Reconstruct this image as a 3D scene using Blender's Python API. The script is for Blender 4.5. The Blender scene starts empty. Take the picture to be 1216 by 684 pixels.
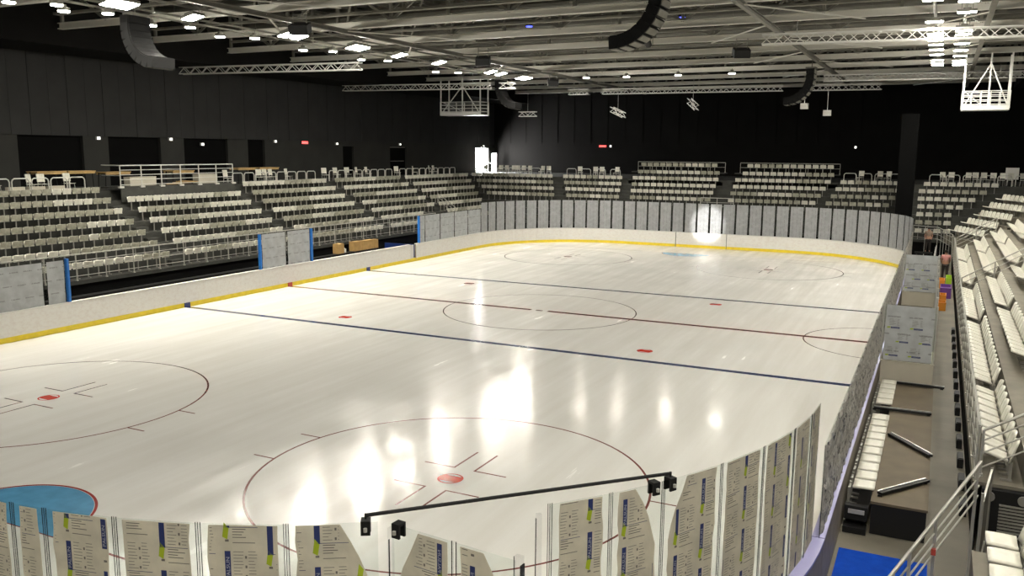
import bpy, bmesh, math, random
from mathutils import Vector, Matrix
R_ = random.Random(7)
PI = math.pi
sc = bpy.context.scene
COL = sc.collection

# ------------------------------------------------------------------ materials
def _mat(name):
    m = bpy.data.materials.new(name); m.use_nodes = True
    nt = m.node_tree; b = nt.nodes['Principled BSDF']
    return m, nt, b
def mat(name, col, rough=.6, metal=0., var=0., vscale=6., bump=0., bscale=40., spec=.5):
    m, nt, b = _mat(name)
    b.inputs['Base Color'].default_value = (*col, 1)
    b.inputs['Roughness'].default_value = rough
    b.inputs['Metallic'].default_value = metal
    b.inputs['Specular IOR Level'].default_value = spec
    if var or bump:
        tc = nt.nodes.new('ShaderNodeTexCoord')
    if var:
        n = nt.nodes.new('ShaderNodeTexNoise'); n.inputs['Scale'].default_value = vscale; n.inputs['Detail'].default_value = 4
        r = nt.nodes.new('ShaderNodeValToRGB')
        r.color_ramp.elements[0].position = .3; r.color_ramp.elements[1].position = .7
        r.color_ramp.elements[0].color = (*[c*(1-var) for c in col], 1)
        r.color_ramp.elements[1].color = (*[min(1, c*(1+var)) for c in col], 1)
        nt.links.new(tc.outputs['Object'], n.inputs['Vector'])
        nt.links.new(n.outputs['Fac'], r.inputs['Fac']); nt.links.new(r.outputs['Color'], b.inputs['Base Color'])
    if bump:
        n = nt.nodes.new('ShaderNodeTexNoise'); n.inputs['Scale'].default_value = bscale; n.inputs['Detail'].default_value = 3
        bp = nt.nodes.new('ShaderNodeBump'); bp.inputs['Strength'].default_value = bump; bp.inputs['Distance'].default_value = .02
        nt.links.new(tc.outputs['Object'], n.inputs['Vector'])
        nt.links.new(n.outputs['Fac'], bp.inputs['Height']); nt.links.new(bp.outputs['Normal'], b.inputs['Normal'])
    return m
def emit(name, col, s):
    m, nt, b = _mat(name)
    b.inputs['Base Color'].default_value = (.8, .8, .8, 1)
    b.inputs['Emission Color'].default_value = (*col, 1); b.inputs['Emission Strength'].default_value = s
    return m

def ice_material():
    m, nt, b = _mat('ice')
    tc = nt.nodes.new('ShaderNodeTexCoord')
    mp = nt.nodes.new('ShaderNodeMapping'); mp.inputs['Scale'].default_value = (1.3, .07, 1)
    n = nt.nodes.new('ShaderNodeTexNoise'); n.inputs['Scale'].default_value = 1.6; n.inputs['Detail'].default_value = 6; n.inputs['Roughness'].default_value = .65
    nt.links.new(tc.outputs['Object'], mp.inputs['Vector']); nt.links.new(mp.outputs['Vector'], n.inputs['Vector'])
    n2 = nt.nodes.new('ShaderNodeTexNoise'); n2.inputs['Scale'].default_value = .35; n2.inputs['Detail'].default_value = 3
    nt.links.new(tc.outputs['Object'], n2.inputs['Vector'])
    mx = nt.nodes.new('ShaderNodeMath'); mx.operation = 'MULTIPLY'
    nt.links.new(n.outputs['Fac'], mx.inputs[0]); nt.links.new(n2.outputs['Fac'], mx.inputs[1])
    mr = nt.nodes.new('ShaderNodeMapRange'); mr.inputs['From Min'].default_value = .12; mr.inputs['From Max'].default_value = .42
    mr.inputs['To Min'].default_value = ICE_R0; mr.inputs['To Max'].default_value = ICE_R1
    nt.links.new(mx.outputs['Value'], mr.inputs['Value']); nt.links.new(mr.outputs['Result'], b.inputs['Roughness'])
    r = nt.nodes.new('ShaderNodeValToRGB')
    r.color_ramp.elements[0].position = .3; r.color_ramp.elements[1].position = .72
    r.color_ramp.elements[0].color = (.735, .715, .668, 1); r.color_ramp.elements[1].color = (.80, .79, .755, 1)
    nt.links.new(n.outputs['Fac'], r.inputs['Fac']); nt.links.new(r.outputs['Color'], b.inputs['Base Color'])
    bp = nt.nodes.new('ShaderNodeBump'); bp.inputs['Strength'].default_value = .06; bp.inputs['Distance'].default_value = .01
    mp3 = nt.nodes.new('ShaderNodeMapping'); mp3.inputs['Scale'].default_value = (1.0, .35, 1)
    n3 = nt.nodes.new('ShaderNodeTexNoise'); n3.inputs['Scale'].default_value = 1.1; n3.inputs['Detail'].default_value = 4
    nt.links.new(tc.outputs['Object'], mp3.inputs['Vector']); nt.links.new(mp3.outputs['Vector'], n3.inputs['Vector'])
    nt.links.new(n3.outputs['Fac'], bp.inputs['Height']); nt.links.new(bp.outputs['Normal'], b.inputs['Normal'])
    b.inputs['IOR'].default_value = 1.31; b.inputs['Specular IOR Level'].default_value = .5
    return m
ICE_R0, ICE_R1 = .10, .28

def glass_material(name, tint=(.93, .95, .94), gl=.08):
    m = bpy.data.materials.new(name); m.use_nodes = True
    nt = m.node_tree; nt.nodes.clear()
    out = nt.nodes.new('ShaderNodeOutputMaterial')
    t = nt.nodes.new('ShaderNodeBsdfTransparent'); t.inputs['Color'].default_value = (*tint, 1)
    g = nt.nodes.new('ShaderNodeBsdfGlossy'); g.inputs['Roughness'].default_value = gl; g.inputs['Color'].default_value = (.9, .9, .9, 1)
    f = nt.nodes.new('ShaderNodeFresnel'); f.inputs['IOR'].default_value = 1.3
    mx = nt.nodes.new('ShaderNodeMixShader')
    ge = nt.nodes.new('ShaderNodeNewGeometry'); iv = nt.nodes.new('ShaderNodeMath'); iv.operation = 'SUBTRACT'; iv.inputs[0].default_value = 1.
    nt.links.new(ge.outputs['Backfacing'], iv.inputs[1]); mu = nt.nodes.new('ShaderNodeMath'); mu.operation = 'MULTIPLY'   # only the entry face of the sheet reflects
    nt.links.new(f.outputs['Fac'], mu.inputs[0]); nt.links.new(iv.outputs['Value'], mu.inputs[1])
    nt.links.new(mu.outputs['Value'], mx.inputs['Fac']); nt.links.new(t.outputs['BSDF'], mx.inputs[1]); nt.links.new(g.outputs['BSDF'], mx.inputs[2])
    nt.links.new(mx.outputs['Shader'], out.inputs['Surface'])
    return m

def film_material(name, base, dark, mode, transl=.35, crinkle=0.):
    """printed protective film: UV in metres; mode 'v' dashed columns of fine print, 'h' dashed rows, 'n' plain paper, 'c' crumpled"""
    m, nt, b = _mat(name)
    L = nt.links
    uv = nt.nodes.new('ShaderNodeUVMap')
    n = nt.nodes.new('ShaderNodeTexNoise'); n.inputs['Scale'].default_value = 3.; n.inputs['Detail'].default_value = 5
    L.new(uv.outputs['UV'], n.inputs['Vector'])
    r = nt.nodes.new('ShaderNodeValToRGB')
    r.color_ramp.elements[0].position = .32; r.color_ramp.elements[1].position = .68
    r.color_ramp.elements[0].color = (*[c*.88 for c in base], 1); r.color_ramp.elements[1].color = (*[min(1, c*1.1) for c in base], 1)
    L.new(n.outputs['Fac'], r.inputs['Fac'])
    colout = r.outputs['Color']
    if mode in 'vh':
        sx = nt.nodes.new('ShaderNodeSeparateXYZ'); L.new(uv.outputs['UV'], sx.inputs['Vector'])
        A, B = ('X', 'Y') if mode == 'v' else ('Y', 'X')
        pa, wa, pb, wb = (.27, .085, .34, .72) if mode == 'v' else (.52, .085, .58, .62)
        def math_(op, x, y=None):
            nd = nt.nodes.new('ShaderNodeMath'); nd.operation = op
            for k, q in enumerate((x, y)):
                if q is None: continue
                if isinstance(q, (int, float)): nd.inputs[k].default_value = q
                else: L.new(q, nd.inputs[k])
            return nd.outputs['Value']
        ua = math_('DIVIDE', sx.outputs[A], pa); ia = math_('FLOOR', ua); fa = math_('FRACT', ua)
        fb = math_('FRACT', math_('ADD', math_('DIVIDE', sx.outputs[B], pb), math_('MULTIPLY', ia, .5)))
        dash = math_('MULTIPLY', math_('LESS_THAN', fa, wa), math_('LESS_THAN', fb, wb))
        n2 = nt.nodes.new('ShaderNodeTexNoise'); n2.inputs['Scale'].default_value = 22.; n2.inputs['Detail'].default_value = 2
        L.new(uv.outputs['UV'], n2.inputs['Vector'])
        th = nt.nodes.new('ShaderNodeMath'); th.operation = 'GREATER_THAN'; th.inputs[1].default_value = .42
        L.new(n2.outputs['Fac'], th.inputs[0])
        mu = nt.nodes.new('ShaderNodeMath'); mu.operation = 'MULTIPLY'
        L.new(dash, mu.inputs[0]); L.new(th.outputs['Value'], mu.inputs[1])
        mx = nt.nodes.new('ShaderNodeMixRGB'); mx.inputs['Color2'].default_value = (*dark, 1)
        mu2 = nt.nodes.new('ShaderNodeMath'); mu2.operation = 'MULTIPLY'; mu2.inputs[1].default_value = .75
        L.new(mu.outputs['Value'], mu2.inputs[0]); L.new(mu2.outputs['Value'], mx.inputs['Fac']); L.new(colout, mx.inputs['Color1'])
        colout = mx.outputs['Color']
    if mode == 'c':
        n2 = nt.nodes.new('ShaderNodeTexNoise'); n2.inputs['Scale'].default_value = 5.; n2.inputs['Detail'].default_value = 8; n2.inputs['Roughness'].default_value = .7
        L.new(uv.outputs['UV'], n2.inputs['Vector'])
        th = nt.nodes.new('ShaderNodeValToRGB'); th.color_ramp.elements[0].position = .54; th.color_ramp.elements[1].position = .62
        L.new(n2.outputs['Fac'], th.inputs['Fac'])
        mx = nt.nodes.new('ShaderNodeMixRGB'); mx.inputs['Color2'].default_value = (*dark, 1)
        L.new(th.outputs['Color'], mx.inputs['Fac']); L.new(colout, mx.inputs['Color1']); colout = mx.outputs['Color']
    L.new(colout, b.inputs['Base Color'])
    b.inputs['Roughness'].default_value = .42
    bn = nt.nodes.new('ShaderNodeTexNoise'); bn.inputs['Scale'].default_value = 7.; bn.inputs['Detail'].default_value = 4
    L.new(uv.outputs['UV'], bn.inputs['Vector'])
    bp = nt.nodes.new('ShaderNodeBump'); bp.inputs['Strength'].default_value = .25 + crinkle; bp.inputs['Distance'].default_value = .03
    L.new(bn.outputs['Fac'], bp.inputs['Height']); L.new(bp.outputs['Normal'], b.inputs['Normal'])
    if transl:
        out = nt.nodes['Material Output']
        t = nt.nodes.new('ShaderNodeBsdfTranslucent'); L.new(colout, t.inputs['Color'])
        ms = nt.nodes.new('ShaderNodeMixShader'); ms.inputs['Fac'].default_value = transl
        L.new(b.outputs['BSDF'], ms.inputs[1]); L.new(t.outputs['BSDF'], ms.inputs[2]); L.new(ms.outputs['Shader'], out.inputs['Surface'])
    return m

def board_material():
    m, nt, b = _mat('board white')
    L = nt.links
    tc = nt.nodes.new('ShaderNodeTexCoord')
    mp = nt.nodes.new('ShaderNodeMapping'); mp.inputs['Scale'].default_value = (1, 1, 1.6)
    L.new(tc.outputs['Object'], mp.inputs['Vector'])
    n = nt.nodes.new('ShaderNodeTexNoise'); n.inputs['Scale'].default_value = 5.; n.inputs['Detail'].default_value = 6; n.inputs['Roughness'].default_value = .7
    L.new(mp.outputs['Vector'], n.inputs['Vector'])
    r = nt.nodes.new('ShaderNodeValToRGB')
    r.color_ramp.elements[0].position = .45; r.color_ramp.elements[1].position = .72
    r.color_ramp.elements[0].color = (.91, .89, .845, 1); r.color_ramp.elements[1].color = (.82, .765, .71, 1)
    L.new(n.outputs['Fac'], r.inputs['Fac']); L.new(r.outputs['Color'], b.inputs['Base Color'])
    b.inputs['Roughness'].default_value = .35
    return m

M = {}
M['ice'] = ice_material()
def ice_paint(name, c):
    return mat(name, c, .16, 0, .12, 3.)
M['red'] = ice_paint('red ice paint', (.34, .035, .03)); M['redline'] = ice_paint('red line paint', (.22, .05, .045))
M['spot'] = ice_paint('spot red paint', (.58, .03, .012))
M['thin'] = ice_paint('circle paint', (.20, .07, .06))
M['blue'] = ice_paint('blue line paint', (.02, .035, .12)); M['crease'] = ice_paint('crease blue paint', (.10, .33, .56))
M['paintwhite'] = ice_paint('white ice paint', (.74, .72, .68))
M['board'] = board_material()
M['yellow'] = mat('yellow kick plate', (.90, .70, .045), .35, 0, .08, 4.)
M['kickblue'] = mat('blue mark', (.03, .04, .16), .4); M['kickred'] = mat('red mark', (.42, .06, .04), .4)
M['cap'] = mat('white cap rail', (.80, .78, .74), .35); M['lilac'] = mat('lilac cap rail', (.34, .33, .56), .4)
M['boardback'] = mat('board back', (.30, .265, .21), .6, 0, .15, 3.)
M['glass'] = glass_material('clear sheet'); M['joint'] = glass_material('joint strip', (.95, .95, .955), .2); M['jointedge'] = glass_material('joint edge', (.25, .25, .26), .2)
M['film_near'] = film_material('printed film', (.78, .74, .645), (.10, .10, .12), 'n', .45)
M['film_far'] = film_material('grey film columns', (.455, .462, .475), (.20, .20, .20), 'v', .25)
M['film_row'] = film_material('grey film rows', (.585, .60, .61), (.28, .28, .285), 'h', .25)
M['film_side'] = film_material('crumpled film', (.64, .62, .59), (.10, .10, .12), 'c', .45, 1.2)
M['print'] = mat('dark print', (.19, .18, .165), .5); M['printblue'] = mat('blue print', (.025, .04, .15), .45)
M['printwhite'] = mat('pale print', (.50, .52, .60), .5); M['lime'] = mat('lime print', (.42, .52, .03), .45)
M['bluepad'] = mat('blue foam edge', (.02, .17, .55), .5, 0, .1, 8.)
M['bluemat'] = mat('blue mat', (.004, .05, .36), .9, 0, .12, 5., .2, 60., .1)
M['white'] = mat('white seat plastic', (.72, .70, .61), .4, 0, .10, 3., .25, 14.)
M['dull'] = mat('wrapped seat', (.40, .39, .31), .45, 0, .25, 5., .5, 22.)
M['seatgrey'] = mat('seat bracket grey', (.30, .29, .26), .5, .3)
M['tier'] = mat('tier board', (.042, .042, .036), .8, 0, .2, 2.)
M['tier_r'] = mat('brown tier board', (.20, .18, .14), .75, 0, .15, 2.)
M['void_black'] = mat('black skirt', (.003, .003, .003), .95, spec=.1)  # black of the unlit void under the stands; also colours the column
M['rail'] = mat('galvanised rail', (.50, .49, .44), .42, .55, .1, 5.)
M['railw'] = mat('pale hoop', (.62, .61, .56), .4, .3)
M['black'] = mat('black metal', (.009, .009, .009), .6, spec=.3)
M['alu'] = mat('aluminium', (.62, .61, .58), .38, .6)
M['trusswhite'] = mat('bright truss alloy', (.90, .89, .85), .4, .1)
M['steel'] = mat('roof steel', (.20, .193, .163), .55, .1, .12, 2.)
M['roof'] = mat('roof deck', (.065, .062, .053), .7, 0, .15, .6)
M['duct'] = mat('ice-lit steel tint', (.78, .76, .69), .5, .05); M['pipe'] = mat('grey duct', (.10, .097, .082), .5, .2); M['cabinet'] = mat('black speaker paint', (.005, .005, .005), .7, spec=.2)  # the pale tone paints bounce light from the ice onto roof steel
M['wall'] = mat('charcoal cladding', (.022, .022, .022), .75, 0, .15, .7)
M['wall2'] = mat('dark lower wall', (.026, .026, .023), .8, 0, .15, .7)
M['wallfar'] = mat('black wall', (.0065, .006, .0056), .9, 0, .2, .6, spec=.15)
M['doorblack'] = mat('black door', (.003, .003, .003), .8, spec=.1)
M['floor'] = mat('concrete floor', (.145, .13, .098), .7, 0, .2, .8, .15, 8.)
M['ply'] = mat('plywood', (.125, .098, .062), .75, 0, .14, 1.6)
M['beige'] = mat('beige panel', (.53, .49, .40), .55, 0, .05, 2.)
M['wood'] = mat('pale wood', (.50, .33, .13), .6, 0, .2, 6.)
M['card'] = mat('cardboard', (.48, .30, .11), .75, 0, .12, 4.)
M['orange'] = mat('orange plastic', (.75, .30, .03), .5); M['purple'] = mat('purple plastic', (.17, .06, .30), .5)
M['green'] = mat('lime plastic', (.38, .62, .03), .5)
M['skin'] = mat('skin', (.45, .24, .16), .6); M['pink'] = mat('pink cloth', (.66, .30, .28), .8, 0, .1, 12., .3, 30.)
M['beigecloth'] = mat('tan cloth', (.26, .19, .14), .8, 0, .1, 12.); M['darkcloth'] = mat('dark cloth', (.035, .028, .024), .85); M['hair'] = mat('dark hair', (.02, .015, .012), .6)
M['lens'] = emit('lamp lens', (1, .955, .84), 310.); M['lens2'] = emit('downlight lens', (1, .955, .84), 255.)
M['bluelens'] = emit('blue lamp', (.05, .08, 1.), 3.); M['redlens'] = emit('red sign', (1, .03, .03), 2.5)
M['greylens'] = emit('small lamp', (1, .98, .92), 2.)
M['day'] = emit('daylight', (1, .99, .97), 130.)

# ------------------------------------------------------------------ mesh builder
class MB:
    def __init__(s): s.v = []; s.f = []; s.mi = []; s.uv = {}; s.smooth = False
    def face(s, idx, mi=0, uv=None):
        if uv: s.uv[len(s.f)] = uv
        s.f.append(idx); s.mi.append(mi)
    def quad(s, a, b, c, d, mi=0, uv=None):
        i = len(s.v); s.v += [tuple(a), tuple(b), tuple(c), tuple(d)]; s.face((i, i+1, i+2, i+3), mi, uv)
    def box(s, c, d, mi=0, rz=0., mtx=None):
        x, y, z = d[0]/2, d[1]/2, d[2]/2
        i = len(s.v)
        cs, sn = math.cos(rz), math.sin(rz)
        for dz in (-z, z):
            for dx, dy in ((-x, -y), (x, -y), (x, y), (-x, y)):
                p = Vector((dx*cs-dy*sn, dx*sn+dy*cs, dz))
                if mtx is not None: p = mtx @ p
                s.v.append((c[0]+p.x, c[1]+p.y, c[2]+p.z))
        for q in ((3, 2, 1, 0), (4, 5, 6, 7), (0, 1, 5, 4), (1, 2, 6, 5), (2, 3, 7, 6), (3, 0, 4, 7)):
            s.face(tuple(i+k for k in q), mi)
    def span(s, lo, hi, mi=0):
        s.box([(a+b)/2 for a, b in zip(lo, hi)], [b-a for a, b in zip(lo, hi)], mi)
    def bar(s, p0, p1, w, h=None, mi=0, up=(0, 0, 1)):
        """rectangular bar"""
        h = h or w
        p0, p1 = Vector(p0), Vector(p1); d = p1-p0; L = d.length
        if L < 1e-6: return
        d.normalize(); up = Vector(up)
        if abs(d.dot(up)) > .98: up = Vector((0, 1, 0))
        x = d.cross(up).normalized(); z = x.cross(d)
        s.box((p0+p1)/2, (w, L, h), mi, 0, Matrix((x, d, z)).transposed())
    def tube(s, pts, r, n=8, mi=0, closed=False):
        pts = [Vector(p) for p in pts]; m = len(pts); i0 = len(s.v)
        prev = None
        for k, p in enumerate(pts):
            if closed: t = pts[(k+1) % m]-pts[k-1]
            else: t = (pts[min(k+1, m-1)]-pts[max(k-1, 0)])
            t.normalize()
            a = prev if prev is not None else (Vector((0, 0, 1)) if abs(t.z) < .9 else Vector((1, 0, 0)))
            x = (a-t*a.dot(t)).normalized(); y = t.cross(x); prev = x
            for j in range(n):
                q = p+r*(math.cos(2*PI*j/n)*x+math.sin(2*PI*j/n)*y); s.v.append(tuple(q))
        for k in range(m if closed else m-1):
            b = (k+1) % m
            for j in range(n):
                s.face((i0+k*n+j, i0+k*n+(j+1) % n, i0+b*n+(j+1) % n, i0+b*n+j), mi)
        if not closed:
            s.face(tuple(i0+j for j in range(n))[::-1], mi); s.face(tuple(i0+(m-1)*n+j for j in range(n)), mi)
    def shell(s, fn, nu, nv, t, mi=0):
        """closed curved plate: fn(u,v)->Vector, thickness t along the normal"""
        e = 1e-3; P = []; N = []
        for a in range(nu+1):
            for b in range(nv+1):
                u, v = a/nu, b/nv; p = fn(u, v)
                du = fn(min(1, u+e), v)-fn(max(0, u-e), v); dv = fn(u, min(1, v+e))-fn(u, max(0, v-e))
                P.append(p); N.append(du.cross(dv).normalized())
        i0 = len(s.v); k = len(P)
        s.v += [tuple(p+n*t/2) for p, n in zip(P, N)]+[tuple(p-n*t/2) for p, n in zip(P, N)]
        I = lambda a, b: i0+a*(nv+1)+b
        for a in range(nu):
            for b in range(nv):
                s.face((I(a, b), I(a+1, b), I(a+1, b+1), I(a, b+1)), mi)
                s.face((I(a, b+1)+k, I(a+1, b+1)+k, I(a+1, b)+k, I(a, b)+k), mi)
        rim = [(a, 0) for a in range(nu)]+[(nu, b) for b in range(nv)]+[(a, nv) for a in range(nu, 0, -1)]+[(0, b) for b in range(nv, 0, -1)]
        for (a, b), (c, d) in zip(rim, rim[1:]+rim[:1]):
            s.face((I(a, b), I(a, b)+k, I(c, d)+k, I(c, d)), mi)
    def disc(s, c, r, n=48, mi=0, r0=0., a0=0., a1=2*PI, z1=None, sx=1., sy=1.):
        """flat disc or ring"""
        full = abs(a1-a0-2*PI) < 1e-6; i0 = len(s.v); m = n if full else n+1
        for k in range(m):
            a = a0+(a1-a0)*k/n; s.v.append((c[0]+r*sx*math.cos(a), c[1]+r*sy*math.sin(a), c[2]))
        if r0 > 0:
            for k in range(m):
                a = a0+(a1-a0)*k/n; s.v.append((c[0]+r0*sx*math.cos(a), c[1]+r0*sy*math.sin(a), c[2]))
            for k in range(n):
                b = (k+1) % m; s.face((i0+m+k, i0+k, i0+b, i0+m+b), mi)
        else: s.face(tuple(range(i0, i0+m)), mi)
    def cyl(s, c, r, h, n=16, mi=0):
        s.tube([(c[0], c[1], c[2]), (c[0], c[1], c[2]+h)], r, n, mi)
    def add(s, o, mtx=None, mi=0):
        i0 = len(s.v); s.v += [tuple(mtx @ Vector(v)) if mtx is not None else v for v in o.v]
        for k, (f, m_) in enumerate(zip(o.f, o.mi)):
            s.face(tuple(i0+j for j in f), mi+m_, o.uv.get(k))
    def mesh(s, name, mats):
        me = bpy.data.meshes.new(name); me.from_pydata(s.v, [], s.f)
        for m_ in (mats if isinstance(mats, (list, tuple)) else [mats]): me.materials.append(m_)
        if max(s.mi, default=0): me.polygons.foreach_set('material_index', s.mi)
        if s.uv:
            l = me.uv_layers.new(name='UVMap').data
            for p in me.polygons:
                u = s.uv.get(p.index)
                if u:
                    for k, li in enumerate(p.loop_indices): l[li].uv = u[k]
        if s.smooth: me.polygons.foreach_set('use_smooth', [True]*len(s.f))
        me.update(); return me
    def build(s, name, mats, parent=None, loc=(0, 0, 0), rz=0.):
        return link(name, s.mesh(name, mats), parent, loc, rz)

def link(name, me, parent=None, loc=(0, 0, 0), rz=0.):
    o = bpy.data.objects.new(name, me); COL.objects.link(o)
    o.location = loc; o.rotation_euler = (0, 0, rz)
    if parent is not None: o.parent = parent
    return o
def tag(o, label, cat, group=None, kind=None):
    o['label'] = label; o['category'] = cat
    if group: o['group'] = group
    if kind: o['kind'] = kind
    return o
def thing(name, label, cat, loc=(0, 0, 0), rz=0., group=None):
    return tag(link(name, None, None, loc, rz), label, cat, group)
def structure(o, label, cat):
    return tag(o, label, cat, None, 'structure')
def dup(root, loc=None, rz=None, label=None, group=None):
    kids = [c for c in root.children]
    r = root.copy(); COL.objects.link(r)
    if loc is not None: r.location = loc
    if rz is not None: r.rotation_euler = (0, 0, rz)
    if label: r['label'] = label
    if group: r['group'] = group
    for c in kids:
        d = c.copy(); COL.objects.link(d); d.parent = r
        for g in c.children:
            e = g.copy(); COL.objects.link(e); e.parent = d
    return r
ORD = 'first second third fourth fifth sixth seventh eighth ninth tenth eleventh twelfth thirteenth fourteenth fifteenth sixteenth seventeenth eighteenth nineteenth twentieth'.split()
def nth(i):
    if i < 20: return ORD[i]
    t = ['twenty', 'thirty', 'forty', 'fifty', 'sixty', 'seventy'][(i+1)//10-2]; u = (i+1) % 10
    return (t[:-1]+'ieth') if u == 0 else t+'-'+ORD[u-1]

# ------------------------------------------------------------------ camera
CAM = Vector((16.4466, -36.0875, 7.3698)); YAW, PIT, ROL, FPX = -.4603, .1579, .0076, 1018.62
fw = Vector((math.sin(YAW)*math.cos(PIT), math.cos(YAW)*math.cos(PIT), -math.sin(PIT)))
rt = Vector((math.cos(YAW), -math.sin(YAW), 0)); upv = rt.cross(fw)
rt, upv = rt*math.cos(ROL)+upv*math.sin(ROL), upv*math.cos(ROL)-rt*math.sin(ROL)
cd = bpy.data.cameras.new('camera'); cam = bpy.data.objects.new('camera', cd); COL.objects.link(cam)
mw = Matrix((rt, upv, -fw)).transposed().to_4x4(); mw.translation = CAM; cam.matrix_world = mw
cd.sensor_width = 36; cd.lens = 36*FPX/1216; cd.clip_start = .05; cd.clip_end = 400
sc.camera = cam
def in_frame(p, margin=6):
    d = Vector(p)-CAM; z = d.dot(fw)
    if z < .3: return False
    u, v = 608+FPX*d.dot(rt)/z, 342-FPX*d.dot(upv)/z
    return -margin < u < 1216+margin and -margin < v < 684+margin

# ------------------------------------------------------------------ room
XL, XR, YN, YF, ZC = -30., 28., -46., 52.5, 17.
DECK0, RISE, DEPTH = 1.35, .53, .83
ZW = DECK0+7*RISE                      # top walkway 5.06
b = MB(); b.span((XL-.3, YN-.3, -.35), (XR+.3, YF+.3, -.03)); fl = b.build('floor', M['floor']); structure(fl, 'brown grey concrete arena floor around the rink', 'floor')
b = MB(); b.span((XL-.3, YN-.3, ZC), (XR+.3, YF+.3, ZC+.3)); ce = b.build('ceiling', M['roof']); structure(ce, 'dark ribbed roof deck above the trusses', 'ceiling')
b = MB()
for k in range(33): b.span((XL, YN+3*k, ZC-.16), (XR, YN+3*k+.12, ZC-.002))
b.build('deck_rib', M['steel'], ce)
b = MB()
for k in range(20): b.span((XL+1+3*k, YN, ZC-.42), (XL+1.14+3*k, YF, ZC-.17))
b.build('purlin_grating', M['steel'], ce)

def wall_y(b, x0, x1, y0, y1, z0, z1, holes, mi=0):
    """wall in the y direction with rectangular holes (ya,yb,za,zb)"""
    y = y0
    for (ya, yb, za, zb) in sorted(holes):
        b.span((x0, y, z0), (x1, ya, z1), mi)
        if za > z0: b.span((x0, ya, z0), (x1, yb, za), mi)
        if zb < z1: b.span((x0, ya, zb), (x1, yb, z1), mi)
        y = yb
    b.span((x0, y, z0), (x1, y1, z1), mi)
doors_left = [(-4.83, -.69, 8.1), (1.07, 5.08, 8.1), (7.06, 11.1, 8.1), (13.13, 14.92, 8.1), (24.53, 26.09, 7.7), (31.66, 34.5, 7.75), (48.3, 51.3, 7.72)]
b = MB(); wall_y(b, XL-.3, XL, YN, YF, 0, 8.1, [(a, c, ZW, min(z, 8.099)) for a, c, z in doors_left])
wl = b.build('wall_left', M['wall2']); structure(wl, 'dark side wall with black portals behind the long stand', 'wall')
b = MB()
y = YN; k = 0
while y < YF:
    b.span((XL-.3, y, 8.1), (XL+.10+.012*(k % 2), min(y+1.18, YF), ZC), 0); y += 1.2; k += 1
b.build('cladding', M['wall'], wl)
dl = ['black portal behind the tables nearest the camera', 'black portal behind the railed box', 'black portal beside the railed box', 'narrow black portal behind the second tables', 'narrow black opening midway along the wall', 'double door with pale frame lines']
for i, (a, c, z) in enumerate(doors_left[:6]):
    b = MB(); b.span((XL-.29, a+.02, ZW), (XL-.2, c-.02, z-.02)); d = b.build('door_%d' % (i+1), M['doorblack']); structure(d, dl[i], 'door')
    if i == 5:
        b = MB(); b.span((XL-.19, a+.1, z-.12), (XL-.15, c-.1, z-.04)); b.span((XL-.19, a+.3, 6.35), (XL-.15, c-.3, 6.41)); b.build('door_frame', M['steel'], d)
# bright open doorway
b = MB(); b.span((XL-3., 44., 3.), (XL-2.9, 56., 11.)); o = b.build('exterior_daylight', M['day']); structure(o, 'bright daylight outside the open doorway', 'daylight')
b = MB(); b.span((XL+.38, 51.34, ZW), (XL+1.0, 51.41, 7.15)); b.span((XL+.02, 51.36, 6.0), (XL+.38, 51.39, 6.08)); d = b.build('door_7', M['cap']); structure(d, 'open white door leaf beside the bright doorway', 'door')
b = MB(); b.span((XL+.85, 51.28, ZW+1.0), (XL+.95, 51.335, ZW+1.06)); b.build('door_handle', M['alu'], d)
for nm, lo, hi, lab in (('wall_back', (XL-.3, YF, 0), (XR+.3, YF+.3, ZC), 'black far wall above the end seats'), ('wall_front', (XL-.3, YN-.3, 0), (XR+.3, YN, ZC), 'black wall behind the viewpoint')):
    b = MB(); b.span(lo, hi); w = b.build(nm, M['wallfar']); structure(w, lab, 'wall')
    if nm == 'wall_back':
        b = MB()
        for k in range(30): b.span((XL+.4+1.95*k, YF-.05, 8.3), (XL+2.2+1.95*k, YF-.01, ZC))
        b.build('cladding', M['wallfar'], w)
b = MB(); wall_y(b, XR, XR+.3, YN, YF, 0, ZC, []); w = b.build('wall_right', M['wallfar']); structure(w, 'black side wall beyond the stand beside the walkway', 'wall')
b = MB(); b.span((XL+.2, YN, 12.7), (-25.6, YF, ZC-.45)); o = b.build('trim_1', M['wallfar']); structure(o, 'black soffit along the top of the long wall', 'soffit')
b = MB(); b.span((21.5, YN, 13.2), (XR-.1, YF, ZC-.45)); o = b.build('trim_2', M['wallfar']); structure(o, 'black soffit above the stand beside the walkway', 'soffit')

# ------------------------------------------------------------------ ice and its markings
W, LY, RC = 15., 30.5, 8.5
CX, CY = W-RC, LY-RC                  # 6.5, 22
def arc(cx, cy, r, a0, a1, n):
    return [(cx+r*math.cos(math.radians(a0+(a1-a0)*k/n)), cy+r*math.sin(math.radians(a0+(a1-a0)*k/n))) for k in range(n+1)]
outl = arc(CX, CY, RC-.035, 0, 90, 30)+arc(-CX, CY, RC-.035, 90, 180, 30)+arc(-CX, -CY, RC-.035, 180, 270, 30)+arc(CX, -CY, RC-.035, 270, 360, 30)
ice = thing('ice_sheet', 'white ice sheet painted with red and blue hockey lines', 'ice')
b = MB(); n = len(outl); b.v = [(x, y, 0.) for x, y in outl]+[(x, y, -.03) for x, y in outl]
b.face(tuple(range(n)))
for k in range(n): b.face((k, k+n, (k+1) % n+n, (k+1) % n))
b.build('ice_surface', M['ice'], ice)
def flat(name, m, fn, z=.0015):
    b = MB(); fn(b, z); return b.build(name, m, ice)
def rect(x0, x1, y0, y1): return lambda b, z: b.quad((x0, y0, z), (x1, y0, z), (x1, y1, z), (x0, y1, z))
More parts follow.
